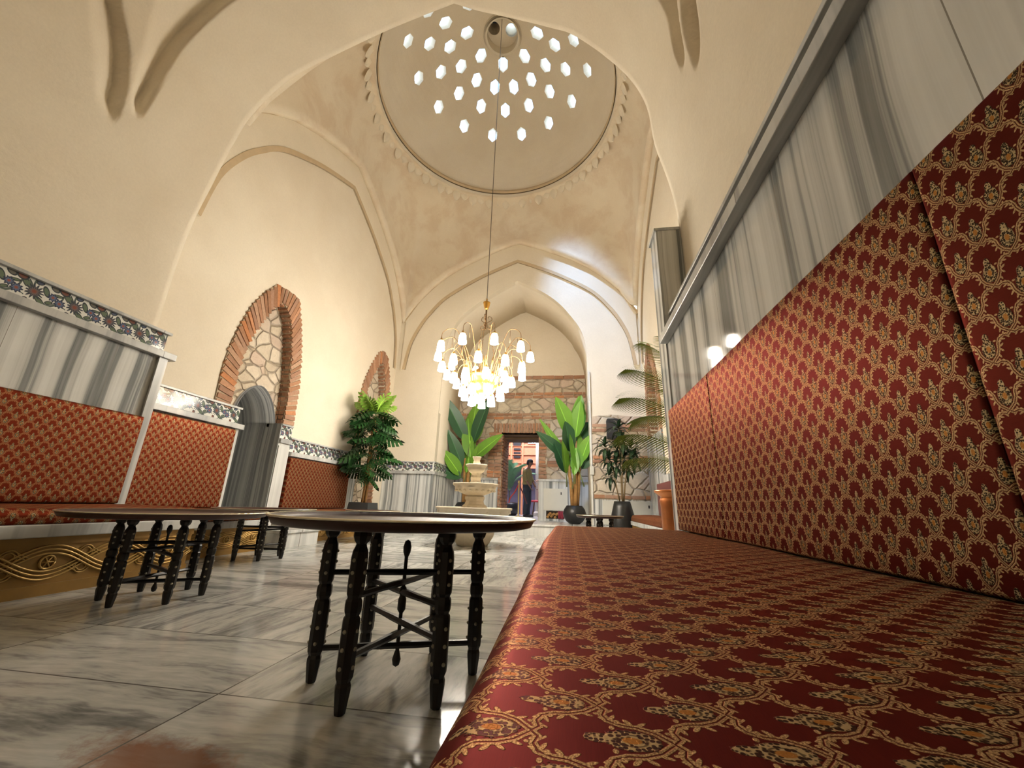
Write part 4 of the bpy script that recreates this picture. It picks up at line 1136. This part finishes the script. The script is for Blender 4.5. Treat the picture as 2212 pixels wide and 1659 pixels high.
# ================================================================ PLANTS
def leafmesh(name, L, W, mat, droop=.5, fold=.25, n=12, notch=0, tip=1.0, wave=0.0):
    """leaf along +x from its base, surface up; uv.x = 0 on the midrib"""
    vs = []; fs = []; uvs = []; x = 0; z = 0; prev = None; cols = [-1, -.66, -.33, -.1, 0, .1, .33, .66, 1]
    P = []
    for i in range(n+1):
        t = i/n; ang = .35-droop*1.6*t
        if i: x += L/n*cos(ang); z += L/n*sin(ang)
        w = W*(sin(pi*min(1, t**.75*1.0))**.8 if t < 1 else 0)
        if notch: w *= 1 if True else 1
        row = []
        for c in cols:
            ww = w*c
            if notch and abs(c) > .5 and i % 2 == 1: ww *= notch
            row.append((x+abs(c)*w*.25*(1 if notch else .1), ww, z+abs(ww)*fold*(1-.4*t)+(sin(i*2.1)*wave*abs(c))-(.10*abs(ww) if notch else 0)))
        P.append(row)
    m = len(cols)
    for i in range(n+1): vs += P[i]
    for i in range(n):
        for j in range(m-1):
            a = i*m+j; fs.append((a, a+1, a+m+1, a+m)); uvs.append([(cols[j], i/n), (cols[j+1], i/n), (cols[j+1], (i+1)/n), (cols[j], (i+1)/n)])
    return MB().add(vs, fs, uvs).mesh(name, M[mat] if isinstance(mat, str) else mat, True, fix=False)
def orient(o, loc, az, el, roll=0):
    o.location = loc; o.rotation_euler = (Matrix.Rotation(az, 3, 'Z') @ Matrix.Rotation(-el, 3, 'Y') @ Matrix.Rotation(roll, 3, 'X')).to_euler()
def pot(t, prof, mat, soil_r, soil_z, n=36):
    p = ob('pot', MB().lathe(prof, n=n), mat, t, smooth=True); ob('soil', MB().lathe([(0, soil_z-.02), (soil_r, soil_z-.02), (soil_r, soil_z), (0, soil_z+.005)], n=24), 'soil', p); return p
def banana(label, loc, leaves, trunks, potprof, soil):
    t = thing('banana_plant', label, 'potted plant', loc, 0, 'potted plants'); pot(t, potprof, 'black', *soil)
    for tr in trunks: ob('trunk', MB().tube(tr[0], tr[1], 8), 'trunk', t, smooth=True)
    for (base, az, el, L, W, dark, droop, roll) in leaves:
        me = leafmesh('leaf', L, W*1.18, 'leaf_banana_dark' if dark else 'leaf_banana', droop, .28, 14)
        o = link('leaf', me, t); orient(o, base, az, el, roll)
        stem = MB().tube([Vector((0, 0, 0)), Vector((-.10, 0, -.03)), Vector((-.26, 0, -.10))], [.008, .012, .014], 6)
        link('leaf_stalk', stem.mesh('leaf_stalk', M['stemgreen'], True), o)
    return t
d2 = radians
RP = [(0, 0), (.10, 0), (.17, .05), (.225, .14), (.235, .20), (.21, .28), (.165, .345), (.15, .355), (.14, .34), (.0, .33)]
c = (.05, 8.55, .195)
tr = lambda x0, y0, x1, y1, z1, r0, r1: ([(x0, y0, .30), (x0*.6+x1*.4+.01, y0, .30+(z1-.3)*.4), (x1, y1, z1)], [r0, (r0+r1)/2, r1])
banana('broad-leaved banana plant in a round black pot, right of the doorway', c,
       [((0, 0, 1.75), d2(250), d2(82), .98, 0.190, 0, .05, -0.31), ((-.03, 0, 1.75), d2(185), d2(62), .95, 0.168, 0, 0.1, -1.25), ((.05, 0, 1.75), d2(350), d2(72), .82, 0.146, 0, 0.05, 1.23),
        ((.10, .05, 2.1), d2(20), d2(80), .60, 0.101, 0, 0.05, 1.17), ((-.08, 0, 1.45), d2(200), d2(70), .66, 0.190, 1, 0.1, -1.17), ((-.12, 0, 1.30), d2(182), d2(34), .90, 0.112, 1, 0.1, -1.25), ((-.10, .05, 1.20), d2(178), d2(52), 1.15, 0.078, 0, 0.12, -1.25),
        ((.03, -.08, 1.05), d2(265), d2(84), .95, 0.162, 0, .04, -0.08), ((.13, -.05, 1.0), d2(300), d2(82), .98, 0.134, 0, .06, 0.63), ((-.16, -.05, .98), d2(210), d2(66), .72, 0.123, 0, 0.08, -1.08), ((-.14, 0, 1.0), d2(190), d2(58), .72, 0.134, 1, 0.08, -1.23),
        ((.16, .05, 1.25), d2(345), d2(60), .62, 0.134, 0, 0.12, 1.21), ((.16, .08, 1.10), d2(10), d2(58), .62, 0.134, 1, 0.1, 1.23), ((.10, .1, 1.75), d2(30), d2(50), .45, 0.134, 1, 0.12, 1.08), ((.0, -.1, .95), d2(255), d2(80), .55, 0.078, 0, .05, -0.23)],
       [tr(-.03, 0, -.13, 0, 1.38, .045, .032), tr(.02, -.02, .03, -.03, 1.20, .05, .035), tr(.05, .02, .12, .03, 1.30, .045, .03), tr(0, .04, -.02, .05, 1.75, .03, .02), tr(.02, .04, .06, .05, 1.7, .03, .02)], RP, (.14, .335))
c = (-2.42, 9.15, .195)
banana('banana plant in the left corner of the alcove, behind the fountain', c,
       [((-.05, 0, 1.75), d2(188), d2(55), 1.25, 0.157, 1, 0.06, -1.24), ((.05, -.05, 1.65), d2(265), d2(84), 1.1, 0.224, 0, .05, -0.08), ((.12, 0, 1.70), d2(350), d2(58), 1.25, 0.168, 1, 0.1, 1.23), ((.10, -.08, 1.35), d2(290), d2(82), 1.0, 0.157, 0, .04, 0.31),
        ((.15, 0, 1.35), d2(355), d2(30), .95, 0.146, 0, 0.12, 1.25), ((-.10, 0, 1.15), d2(190), d2(60), .95, 0.134, 1, 0.1, -1.23), ((-.12, -.04, .95), d2(200), d2(42), .75, 0.146, 0, 0.05, -1.17), ((-.10, -.05, .90), d2(195), d2(14), .78, 0.146, 1, 0.12, -1.21),
        ((.12, -.05, .95), d2(335), d2(55), .82, 0.146, 0, 0.08, 1.13), ((.02, -.1, 1.0), d2(260), d2(78), .9, 0.112, 0, .05, -0.16), ((.0, .05, 1.1), d2(90), d2(70), .9, 0.134, 1, .1, 0.00)],
       [tr(-.03, 0, -.05, 0, 1.35, .045, .032), tr(.03, -.02, .06, -.03, 1.30, .05, .035), tr(.0, .03, .02, .03, 1.5, .04, .03)], RP, (.14, .335))
# split-leaf plant (monstera) in a square planter
def monstera():
    t = thing('split_leaf_plant', 'dark split-leaf plant in a square grey planter by the left brick arch', 'potted plant', (-3.47, 6.52, 0), 0, 'potted plants')
    pp = MB(); a, b, h = .22, .17, .49
    vs = [(-a, -a, 0), (a, -a, 0), (a, a, 0), (-a, a, 0), (-b, -b, h), (b, -b, h), (b, b, h), (-b, b, h), (-b+.02, -b+.02, h), (b-.02, -b+.02, h), (b-.02, b-.02, h), (-b+.02, b-.02, h), (-b+.02, -b+.02, h-.04), (b-.02, -b+.02, h-.04), (b-.02, b-.02, h-.04), (-b+.02, b-.02, h-.04)]
    fs = [(0, 3, 2, 1)]+[(i, (i+1) % 4, (i+1) % 4+4, i+4) for i in range(4)]+[(i+4, (i+1) % 4+4, (i+1) % 4+8, i+8) for i in range(4)]+[(i+8, (i+1) % 4+8, (i+1) % 4+12, i+12) for i in range(4)]
    p = ob('pot', pp.add(vs, fs), 'potgrey', t); ob('soil', MB().box((-.15, -.15, .40), (.15, .15, .455)), 'soil', p)
    for k in range(3):
        a = 2.1*k; ob('trunk', MB().tube([(.03*cos(a), .03*sin(a), .44), (.03*cos(a+.8), .03*sin(a+.8), .9), (.02*cos(a), .02*sin(a), 1.9)], [.022, .02, .012], 7), 'trunk', t, smooth=True)
    def big(name, mat, s):
        pts = []; n = 22
        for i in range(n*2+1):     # heart-shaped outline with deep splits
            pass
        vs = [(0, 0, 0)]; fs = []; uvs = []
        L = .26*s; rows = 7; out = []
        for side in (1, -1):
            for i in range(rows):
                t0 = i/rows; t1 = (i+.72)/rows
                x0, x1 = L*(t0*1.05-.08), L*((i+.80)/rows*1.05-.08)
                w = .150*s*sin(pi*min(1, .16+t0*.86))**.7*1.0
                fx = .09*s*(.2+t0)
                b = len(vs)
                zt = -.45*w; zc = -.25*L*t0*t0
                vs += [(L*t0, 0, zc), (L*(t0+1/rows), 0, -.25*L*(t0+1/rows)**2), (x1+fx, side*w*.55, zc+.02*s), (x0+fx*.9, side*w*.55, zc+.02*s), (x1+fx*1.5, side*w*.98, zc+zt), (x0+fx*1.3, side*w*1.0, zc+zt)]
                q1 = (b, b+1, b+2, b+3); q2 = (b+3, b+2, b+4, b+5)
                if side < 0: q1 = q1[::-1]; q2 = q2[::-1]
                U = {b: (0, t0), b+1: (0, t1), b+2: (.5, t1), b+3: (.5, t0), b+4: (1, t1), b+5: (1, t0)}
                fs += [q1, q2]; uvs += [[U[k] for k in q1], [U[k] for k in q2]]
        return MB().add(vs, fs, uvs).mesh(name, M[mat], True, fix=False)
    A = big('leaf', 'leaf_monstera', 1.0); B = big('leaf', 'leaf_monstera_new', 1.15); rnd = random.Random(4)
    stalk = {}
    for i in range(52):
        u = i/51; z = .84+u*1.16; a = i*2.4+rnd.uniform(-.3, .3)
        R = (.15+.05*sin(pi*min(1, u*1.2)))*rnd.uniform(.7, 1.1)*(1 if u > .1 else .7)
        o = link('leaf', A, t); s = rnd.uniform(.9, 1.2)*(.75+.25*min(1, u*3)); o.scale = (s, s, s)
        orient(o, (R*cos(a)*.75, R*sin(a)*.75, z+.06), a, radians(rnd.uniform(-42, 8)), rnd.uniform(-.5, .5))
        st_ = MB().tube([(0, 0, 0), (-R*.5, 0, -.03), (-R*.75, 0, -.12)], .006, 4)
        link('leaf_stalk', st_.mesh('leaf_stalk', M['stemgreen']), o)
    for i in range(7):
        a = 2*pi*i/7+.3; o = link('leaf', B, t); o.scale = (.95,)*3
        orient(o, (.06*cos(a), .06*sin(a), 2.05), a, radians(38 if i % 2 else 62), rnd.uniform(-.3, .3)); o['label'] = 'light green young leaf'
monstera()
def dracaena():
    t = thing('dracaena', 'dark green cane plant in a tall black planter below the wall speaker', 'potted plant', (.86, 7.34, 0), 0, 'potted plants')
    pot(t, [(0, 0), (.19, 0), (.215, .04), (.225, .18), (.20, .38), (.16, .54), (.135, .64), (.125, .64), (.12, .60), (0, .60)], 'black', .12, .605)
    heads = [(-.26, 0, 1.62, .9), (-.20, -.05, 1.38, .8), (-.18, .04, 1.12, .75), (0, 0, 1.95, 1.0), (.05, -.05, 1.72, .9), (-.06, .05, 1.60, .9), (.20, 0, 1.60, .95), (.24, -.05, 1.42, .85), (.13, 0, 1.25, .7), (.08, .08, 1.42, .8), (-.08, -.08, 1.30, .7)]
    lf = [leafmesh('leaf', .26, .032, 'leaf_dracaena', .8, .3, 7), leafmesh('leaf', .31, .038, 'leaf_dracaena', 1.1, .3, 7)]
    rnd = random.Random(5)
    for i, (x, y, z, s) in enumerate(heads):
        if i in (0, 3, 4, 6, 8, 2): ob('cane', MB().tube([(x*.15, y*.2, .60), (x*.45, y*.5, .6+(z-.6)*.5), (x*.95, y, z)], [.011, .010, .008], 6), 'stemtan', t, smooth=True)
        fs = []; cl = MB()
        for k in range(20):
            a = k*2.4; el = radians(70-k*6+rnd.uniform(-8, 8)); me = lf[k % 2]; T_ = Matrix.Rotation(a, 4, 'Z') @ Matrix.Rotation(-el, 4, 'Y') @ Matrix.Scale(s, 4)
            bse = len(cl.v)
            ul = me.uv_layers[0].data
            cl.add([Vector((x, y, z-k*.006)) + (T_ @ v.co) for v in me.vertices], [tuple(p.vertices) for p in me.polygons], [[tuple(ul[l].uv) for l in p.loop_indices] for p in me.polygons])
        ob('leaf_cluster', cl, 'leaf_dracaena', t, smooth=True)
dracaena()
def frond(name, L, leaflet, n, mat, droop):
    mb = MB(); pts = []; x = z = 0
    for i in range(n+1):
        t = i/n; an = .9-droop*t; pts.append(Vector((x, 0, z))); x += L/n*cos(an); z += L/n*sin(an)
    mb.tube(pts, [.007*(1-.8*i/n)+.001 for i in range(n+1)], 4)
    uv0 = len(mb.f)
    for i in range(3, n+1):
        t = i/n; l = leaflet*(sin(pi*(.12+.80*t))**.6); d = (pts[i]-pts[i-1]).normalized()
        for s in (-1, 1):
            o = Vector((d.x*.72, s*.68, d.z*.72)); o.z += -.12; p = pts[i]; q = []
            w = .0105
            for k in range(5):
                u = k/4; c_ = p+o*(l*u)+Vector((0, 0, -l*.28*u*u)); ww = w*(1-.9*u**2)
                q += [c_+Vector((ww, 0, ww*.25)), c_-Vector((ww, 0, ww*.25))]
            mb.add(q, [(2*k, 2*k+1, 2*k+3, 2*k+2) for k in range(4)], [[(0.3, .2)]*4]*4)
    return mb.mesh(name, M[mat], False, fix=False)
def palm(label, loc, fr, mat, potp, stems, L=1.0, ll=.34, n=27, group='potted plants'):
    t = thing('palm', label, 'potted plant', loc, 0, group)
    if potp: pot(t, potp, 'black', .13, .33)
    for s in stems: ob('stem', MB().tube(s, .014, 6), 'stemgreen', t, smooth=True)
    me = {}
    for fq in fr:
        b, az, el, s, dr = fq[:5]; rl = fq[5] if len(fq) > 5 else 0
        key = round(dr, 1)
        if key not in me: me[key] = frond('frond', L, ll, n, mat, dr)
        o = link('frond', me[key], t); o.scale = (s, s, s); orient(o, b, radians(az), radians(el), rl)
    return t
palm('feathery palm behind the end of the right marble wall', (1.12, 3.75, 0),
     [((-.12, 0, 1.28), 178, 22, .66, 1.7, -1.15), ((-.12, .03, .98), 180, 14, .66, 1.6, -1.05), ((-.12, -.02, 1.50), 176, 30, .62, 1.6, -1.25), ((-.10, 0, 1.66), 178, 40, .56, 1.3, -1.0), ((-.12, .04, .84), 182, 2, .58, 1.4, -.9), ((-.05, -.05, 1.15), 186, 6, .6, 1.6, -.6), ((-.02, .02, 1.7), 170, 54, .5, .9, -1.3),
      ((0, 0, 1.3), 95, 30, .5, 1.3, 0), ((0, .05, 1.2), 120, 35, .6, 1.0, 0)],
     'leaf_palm', RP, [[(0, 0, .3), (-.03, 0, 1.0), (-.10, 0, 1.66)], [(.05, .02, .3), (-.03, 0, .8), (-.12, 0, 1.28)], [(-.04, 0, .3), (-.12, .03, .98)]])
palm('blue-green palm in a dark pot inside the far room', (-1.98, 13.0, .205),
     [((0, 0, .75), a, e+12, 1.05, 1.5) for a, e in [(20, 40), (70, 50), (120, 35), (170, 45), (215, 30), (260, 42), (300, 25), (340, 38), (200, 65), (330, 70), (90, 80), (250, 8), (185, 5), (280, 60), (0, 15)]],
     'leaf_palm_far', [(0, 0), (.22, 0), (.32, .12), (.33, .26), (.28, .38), (.24, .40), (.23, .36), (0, .36)], [[(0, 0, .3), (0, 0, .95)]], L=1.0, ll=.26, n=30, group=None)

# ================================================================ SMALL THINGS
def copper():
    t = thing('copper_pot', 'tall polished copper pot standing at the end of the right bench', 'pot', (.765, 3.20, 0))
    ob('body', MB().lathe([(0, 0), (.13, 0), (.135, .02), (.12, .10), (.11, .35), (.112, .54), (.118, .585), (.112, .60), (.108, .615), (.135, .635), (.152, .648), (.152, .660), (.13, .665), (.10, .655), (.10, .50), (0, .50)], n=40), 'copper', t, smooth=True)
    ob('foot_ring', MB().lathe([(.12, 0), (.15, 0), (.15, .02), (.125, .035)], n=40, caps=False), 'copper', t, smooth=True)
copper()
def speaker():
    t = thing('wall_speaker', 'black speaker hanging on the stone wall above the cane plant', 'speaker', (.82, 8.04, 1.83))
    mb = MB(); w, h, r = .115, .40, .035; q = []
    for cx, cz, a0 in ((w-r, h-r, 0), (-w+r, h-r, 90), (-w+r, r, 180), (w-r, r, 270)):
        for k in range(5): a = radians(a0+k*22.5); q.append((cx+r*cos(a), cz+r*sin(a)))
    ob('cabinet', mb.poly(q, [], 1, -.12, .02), 'blackplastic', t, bevel=.008)
    ob('grille', MB().poly([(x*.9, h/2+(z-h/2)*.94) for x, z in q], [], 1, -.128, -.12), plain('speaker_mesh', (.02, .02, .021), .7, scale=90, var=.5), t)
    ob('bracket', MB().box((-.03, .02, .15), (.03, .045, .25)), 'blackplastic', t)
speaker()
def panel(label, loc, w, h, handle):
    t = thing('access_panel', label, 'panel', loc)
    ob('door', MB().box((-w/2, -.015, 0), (w/2, 0, h)), 'whitepaint', t, bevel=.003)
    ob('latch', MB().box((handle-.012, -.022, h*.72), (handle+.012, -.014, h*.84)), 'blackplastic', t)
panel('cream metal access panel in the marble right of the doorway', (-.375, YW-.041, .43), .56, .49, .13)
panel('cream metal panel on the back wall behind the tall black planter', (1.03, YB-.031, .22), .90, .44, .40)
t = thing('storage_recess', 'open recess with brown and red bundles under the cream panel', 'recess', (-.375, YW-.042, .25))
ob('backing', MB().box((-.22, -.004, 0), (.20, 0, .17)), 'soil', t)
bl = MB(); rr = random.Random(3)
for i in range(9): bl.sphere((-.18+i*.028, -.02, .03+.03*rr.random()+(i % 3)*.035), (.035, .018, .03), 8, 6)
ob('brown_bundles', bl, plain('ochre_cloth', (.38, .20, .06), .8, var=.6, scale=18), t, smooth=True)
bl = MB()
for i in range(4): bl.tube([(.07+i*.032, -.018, .0), (.075+i*.03, -.024, .08), (.065+i*.034, -.016, .165)], .016, 7)
ob('red_bundles', bl, plain('crimson_cloth', (.30, .03, .05), .8, var=.4), t, smooth=True)
t = thing('conduit', 'thin white pipe with a junction box beside the alcove opening', 'pipe', (.40, YB-.005, .2))
ob('pipe', MB().tube([(0, -.03, 0), (0, -.03, .92), (0, -.03, 3.05)], .014, 8).box((-.03, -.028, .2), (.03, .0, .22)).box((-.03, -.028, 2.4), (.03, .0, 2.42)), 'pipe', t)
ob('junction_box', MB().box((-.04, -.07, .93), (.04, -.005, 1.10)), 'whitepaint', t, bevel=.012)

# ================================================================ FAR ROOM
def kiosk():
    t = thing('wooden_gallery', 'orange wooden gallery with slatted railings in the far room', 'gallery', (-2.3, 14.6, .205))
    w = plain('orange_stained_wood', (.62, .25, .12), .55, var=.25, scale=12)
    ob('panelling', MB().box((-1.6, 0, 1.62), (1.05, .1, 3.6)), w, t)
    fr = MB()
    for z in (1.60, 1.78, 2.08, 2.4, 2.55, 3.3): fr.box((-1.6, -.05, z), (1.05, 0, z+.05))
    for x in (-1.6, -1.0, -.4, .08, .50, 1.05): fr.box((x, -.06, 0 if x in (-1.6, .50) else 1.6), (x+.07, 0, 3.5))
    ob('framing', fr, w, t, bevel=.006)
    op = MB()
    for z in (1.98, 2.12, 2.26): op.box((.20, -.06, z), (.46, -.03, z+.07))
    op.box((.18, -.06, 2.42), (.47, -.03, 2.72))
    ob('dark_openings', op, 'blackplastic', t)
    gl = MB()
    for x in (.22, .31, .40): gl.box((x, -.075, 2.55), (x+.03, -.061, 2.70))
    gl.box((.72, -.04, 2.5), (1.2, -.01, 2.9))
    ob('pale_glass', gl, plain('pale_blue_glass', (.55, .65, .75), .2), t)
kiosk()
t = thing('pillar', 'pale round pillar behind the standing person', 'pillar', (-1.08, 13.4, .205))
ob('shaft', MB().lathe([(.10, 0), (.10, 3.8)], n=24), 'whitepaint', t, smooth=True); ob('base', MB().lathe([(.0, 0), (.16, 0), (.16, .1), (.11, .14)], n=24), 'whitepaint', t, smooth=True)
t = thing('spotlight_pair', 'two small bright bluish ceiling spotlights seen through the doorway', 'spotlight', (-1.10, 11.85, 2.33))
ob('rail', MB().box((-.13, -.03, .10), (.10, .03, .14)).tube([(0, 0, .14), (0, 0, 2.45)], .006, 6), 'blackplastic', t)
em = Mat('lit_led'); LED = em.fin((.9, .9, 1), .3, emit=(.75, .82, 1), estr=14); em = Mat('lit_led_blue'); LEDB = em.fin((.4, .5, 1), .3, emit=(.35, .5, 1), estr=10)
for dx, mt in ((-.05, LEDB), (.03, LED)):
    h_ = ob('lamp_head', MB().lathe([(0, .09), (.03, .09), (.036, .0), (.03, .0)], (dx, 0, .01), 16, caps=False), 'blackplastic', t, smooth=True); ob('lens', MB().sphere((dx, 0, .012), (.032, .032, .02), 12, 8), mt, h_, smooth=True)
def stanchion():
    t = thing('rope_barrier', 'brass rope post with a red rope in front of the far palm', 'barrier', (-1.47, 11.4, .205))
    ob('post', MB().lathe([(0, 0), (.13, 0), (.13, .02), (.03, .04), (.022, .06), (.022, .90), (.035, .93), (.03, .97), (0, 1.0)], n=20), plain('pale_brass_post', (.72, .55, .20), .3, metal=.7), t, smooth=True)
    ob('rope', MB().tube(interp([(0, 0, .90), (-.12, .1, .68), (-.26, .2, .52), (-.32, .3, .38)], 6), .016, 8), plain('red_rope', (.55, .05, .03), .7), t, smooth=True)
    ob('rope', MB().tube(interp([(0, 0, .90), (.08, .1, .70), (.16, .2, .5), (.2, .3, .36)], 6), .014, 8), 'maroon', t, smooth=True)
stanchion()
t = thing('stool', 'low red-topped stool standing behind the person', 'stool', (-1.10, 13.0, .205))
ob('seat', MB().lathe([(0, .42), (.2, .42), (.21, .45), (.19, .48), (0, .49)], n=20), plain('red_stool_top', (.45, .04, .05), .6), t, smooth=True)
for i in range(4): a = pi/4+pi/2*i; ob('leg', MB().tube([(.18*cos(a), .18*sin(a), 0), (.10*cos(a), .10*sin(a), .42)], .012, 6), 'darkbrass', t)

# ================================================================ PEOPLE
def skin_body(name, verts, edges, radii, mat, parent, sub=2):
    me = bpy.data.meshes.new(name); me.from_pydata([tuple(v) for v in verts], edges, []); me.update()
    o = link(name, me, parent); s = o.modifiers.new('skin', 'SKIN'); s.use_smooth_shade = True
    for i, r in enumerate(radii):
        sv = me.skin_vertices[0].data[i] if me.skin_vertices else None
        if sv: sv.radius = (r if isinstance(r, tuple) else (r, r))
    if me.skin_vertices: me.skin_vertices[0].data[0].use_root = True
    u = o.modifiers.new('sub', 'SUBSURF'); u.levels = sub; u.render_levels = sub
    dg = bpy.context.evaluated_depsgraph_get(); dg.update()
    m2 = bpy.data.meshes.new_from_object(o.evaluated_get(dg)); o.modifiers.clear(); o.data = m2
    m2.materials.clear(); m2.materials.append(M[mat] if isinstance(mat, str) else mat)
    m2.polygons.foreach_set('use_smooth', [True]*len(m2.polygons)); return o
def mk_skin(me): pass
def person(label, loc, rz, shirt, trousers, skinm, hair, arms):
    """1.72 m adult facing +x in the local frame, head bowed"""
    t = thing('person', label, 'person', loc, rz); t.scale = (.94, .94, .94)
    V = []; Ed = []; R = []
    def ch(pts, rad, root=None):
        last = root
        for p, r in zip(pts, rad):
            V.append(p); R.append(r); i = len(V)-1
            if last is not None: Ed.append((last, i))
            last = i
        return last
    # continuous skin body: pelvis -> spine -> neck -> head, arms with hands, legs
    ch([(0, 0, .92)], [(.13, .15)])
    ch([(0, 0, 1.08), (-.01, 0, 1.25), (.01, 0, 1.40)], [(.11, .14), (.12, .16), (.10, .13)], 0); chest = 3
    nk = ch([(.04, 0, 1.48), (.07, 0, 1.55)], [.05, .05], chest)
    ch([(.10, 0, 1.62), (.11, 0, 1.70)], [(.085, .075), (.07, .065)], nk)
    tips = []
    for s, arm in zip((1, -1), arms):
        e, wr = arm
        sh_ = ch([(.0, s*.17, 1.40), (.0, s*.20, 1.34)], [.06, .052], chest)
        el_ = ch([e], [.040], sh_); w_ = ch([wr], [.027], el_)
        d = (Vector(wr)-Vector(e)).normalized(); side = d.cross(Vector((0, 1, 0))).normalized()
        pm = Vector(wr)+d*.05; p_ = ch([tuple(pm)], [(.030, .018)], w_)
        tips.append((Vector(wr)+d*.075, d, side, s))
    for s in (1, -1):
        k = ch([(.0, s*.095, .80), (.015, s*.10, .48), (-.02, s*.10, .12)], [.085, .058, .042], 0); ch([(.0, s*.10, .05), (.12, s*.10, .03)], [.04, .028], k)
    body = skin_body('body', V, Ed, R, skinm, t)
    for (p, d, side, s) in tips:        # five separate fingers each
        f = MB()
        for k, (o_, l) in enumerate(((-.024, .062), (-.008, .072), (.008, .070), (.023, .056))):
            b = p+Vector((0, 1, 0))*o_*.9; f.tube([b, b+d*l*.5+side*.004, b+d*l*.85+side*.018, b+d*l+side*.028], [.0085, .0082, .0075, .005], 6)
        b = p-d*.035-Vector((0, 1, 0))*.028*1; f.tube([b, b+d*.03-Vector((0, 1, 0))*.014, b+d*.055-Vector((0, 1, 0))*.010], [.010, .009, .006], 6)
        ob('hand_fingers', f, skinm, t, smooth=True)
    # face details
    fc = MB().sphere((.185, 0, 1.625), (.018, .014, .022), 8, 6).sphere((.17, 0, 1.585), (.014, .024, .006), 8, 5); ob('nose_and_mouth', fc, skinm, t, smooth=True)
    ob('ears', MB().sphere((.10, .078, 1.63), (.02, .010, .03), 8, 6).sphere((.10, -.078, 1.63), (.02, .010, .03), 8, 6), skinm, t, smooth=True)
    ob('eyes', MB().sphere((.170, .028, 1.645), (.009, .012, .007), 8, 5).sphere((.170, -.028, 1.645), (.009, .012, .007), 8, 5), 'blackplastic', t, smooth=True)
    ob('hair', MB().sphere((.082, 0, 1.685), (.102, .090, .085), 16, 10).sphere((.045, 0, 1.64), (.075, .082, .085), 14, 8), hair, t, smooth=True)
    # shirt: torso shell with collar, hem and sleeves
    sp = [(0, 0, .96), (0, 0, 1.08), (-.01, 0, 1.25), (.01, 0, 1.38), (.025, 0, 1.455)]
    rad = [(.155, .185), (.135, .17), (.145, .19), (.125, .19), (.07, .08)]
    def shell(c): n = 24; return c
    mb = MB(); n = 24; vs = []; fs = []
    for (cx, cy, cz), (rx, ry) in zip(sp, rad):
        for i in range(n): a = 2*pi*i/n; vs.append((cx+rx*cos(a), cy+ry*sin(a), cz))
    for j in range(len(sp)-1):
        for i in range(n): fs.append((j*n+i, j*n+(i+1) % n, (j+1)*n+(i+1) % n, (j+1)*n+i))
    mb.add(vs, fs)
    for s, (e, wr) in zip((1, -1), arms):
        E_ = Vector(e); mb.tube([(0, s*.13, 1.40), (0, s*.19, 1.37), (.0, s*.21, 1.30), E_, E_.lerp(Vector(wr), .25)], [.06, .072, .066, .055, .052], 12)
    ob('shirt', mb, shirt, t, smooth=True)
    mb = MB(); vs = []; fs = []
    for cz, rx, ry in ((.78, .12, .175), (.86, .135, .18), (.98, .135, .17)):
        for i in range(n): a = 2*pi*i/n; vs.append((rx*cos(a), ry*sin(a), cz))
    for j in range(2):
        for i in range(n): fs.append((j*n+i, j*n+(i+1) % n, (j+1)*n+(i+1) % n, (j+1)*n+i))
    mb.add(vs, fs)
    for s in (1, -1): mb.tube([(0, s*.085, .86), (.0, s*.095, .72), (.02, s*.10, .48), (-.01, s*.10, .22), (-.005, s*.10, .07)], [.10, .10, .078, .068, .066], 14)
    ob('trousers', mb, trousers, t, smooth=True)
    bl = ob('belt', MB().lathe([(1, 0), (1.02, .0), (1.02, .035), (1, .035)], n=24, caps=False), 'blackplastic', t)
    bl.scale = (.137, .174, 1); bl.location = (0, 0, .955)
    for s in (1, -1): ob('shoe', MB().sphere((.05, s*.10, .04), (.135, .048, .042), 14, 8).box((-.07, s*.10-.04, 0), (.17, s*.10+.04, .02)), 'blackplastic', t, smooth=True)
    return t
sk = plain('brown_skin', (.20, .10, .06), .5, var=.1); hr = plain('black_hair', (.008, .007, .007), .6)
person('person in a khaki shirt and dark trousers looking down beyond the doorway', (-1.30, 12.0, .205), radians(-18),
       plain('khaki_cloth', (.23, .20, .075), .85), plain('navy_cloth', (.025, .035, .045), .85), sk, hr,
       [((.06, .24, 1.12), (.20, .18, .92)), ((.05, -.24, 1.12), (.18, -.19, .90))])
person('person in black clothes almost hidden by the right edge of the doorway', (-.80, 12.55, .205), radians(165),
       'blackplastic', 'blackplastic', plain('light_skin', (.45, .27, .20), .5, var=.1), hr,
       [((.08, .22, 1.14), (.26, .10, 1.12)), ((.06, -.22, 1.14), (.24, -.12, 1.10))])
for m_ in bpy.data.materials:
    pass
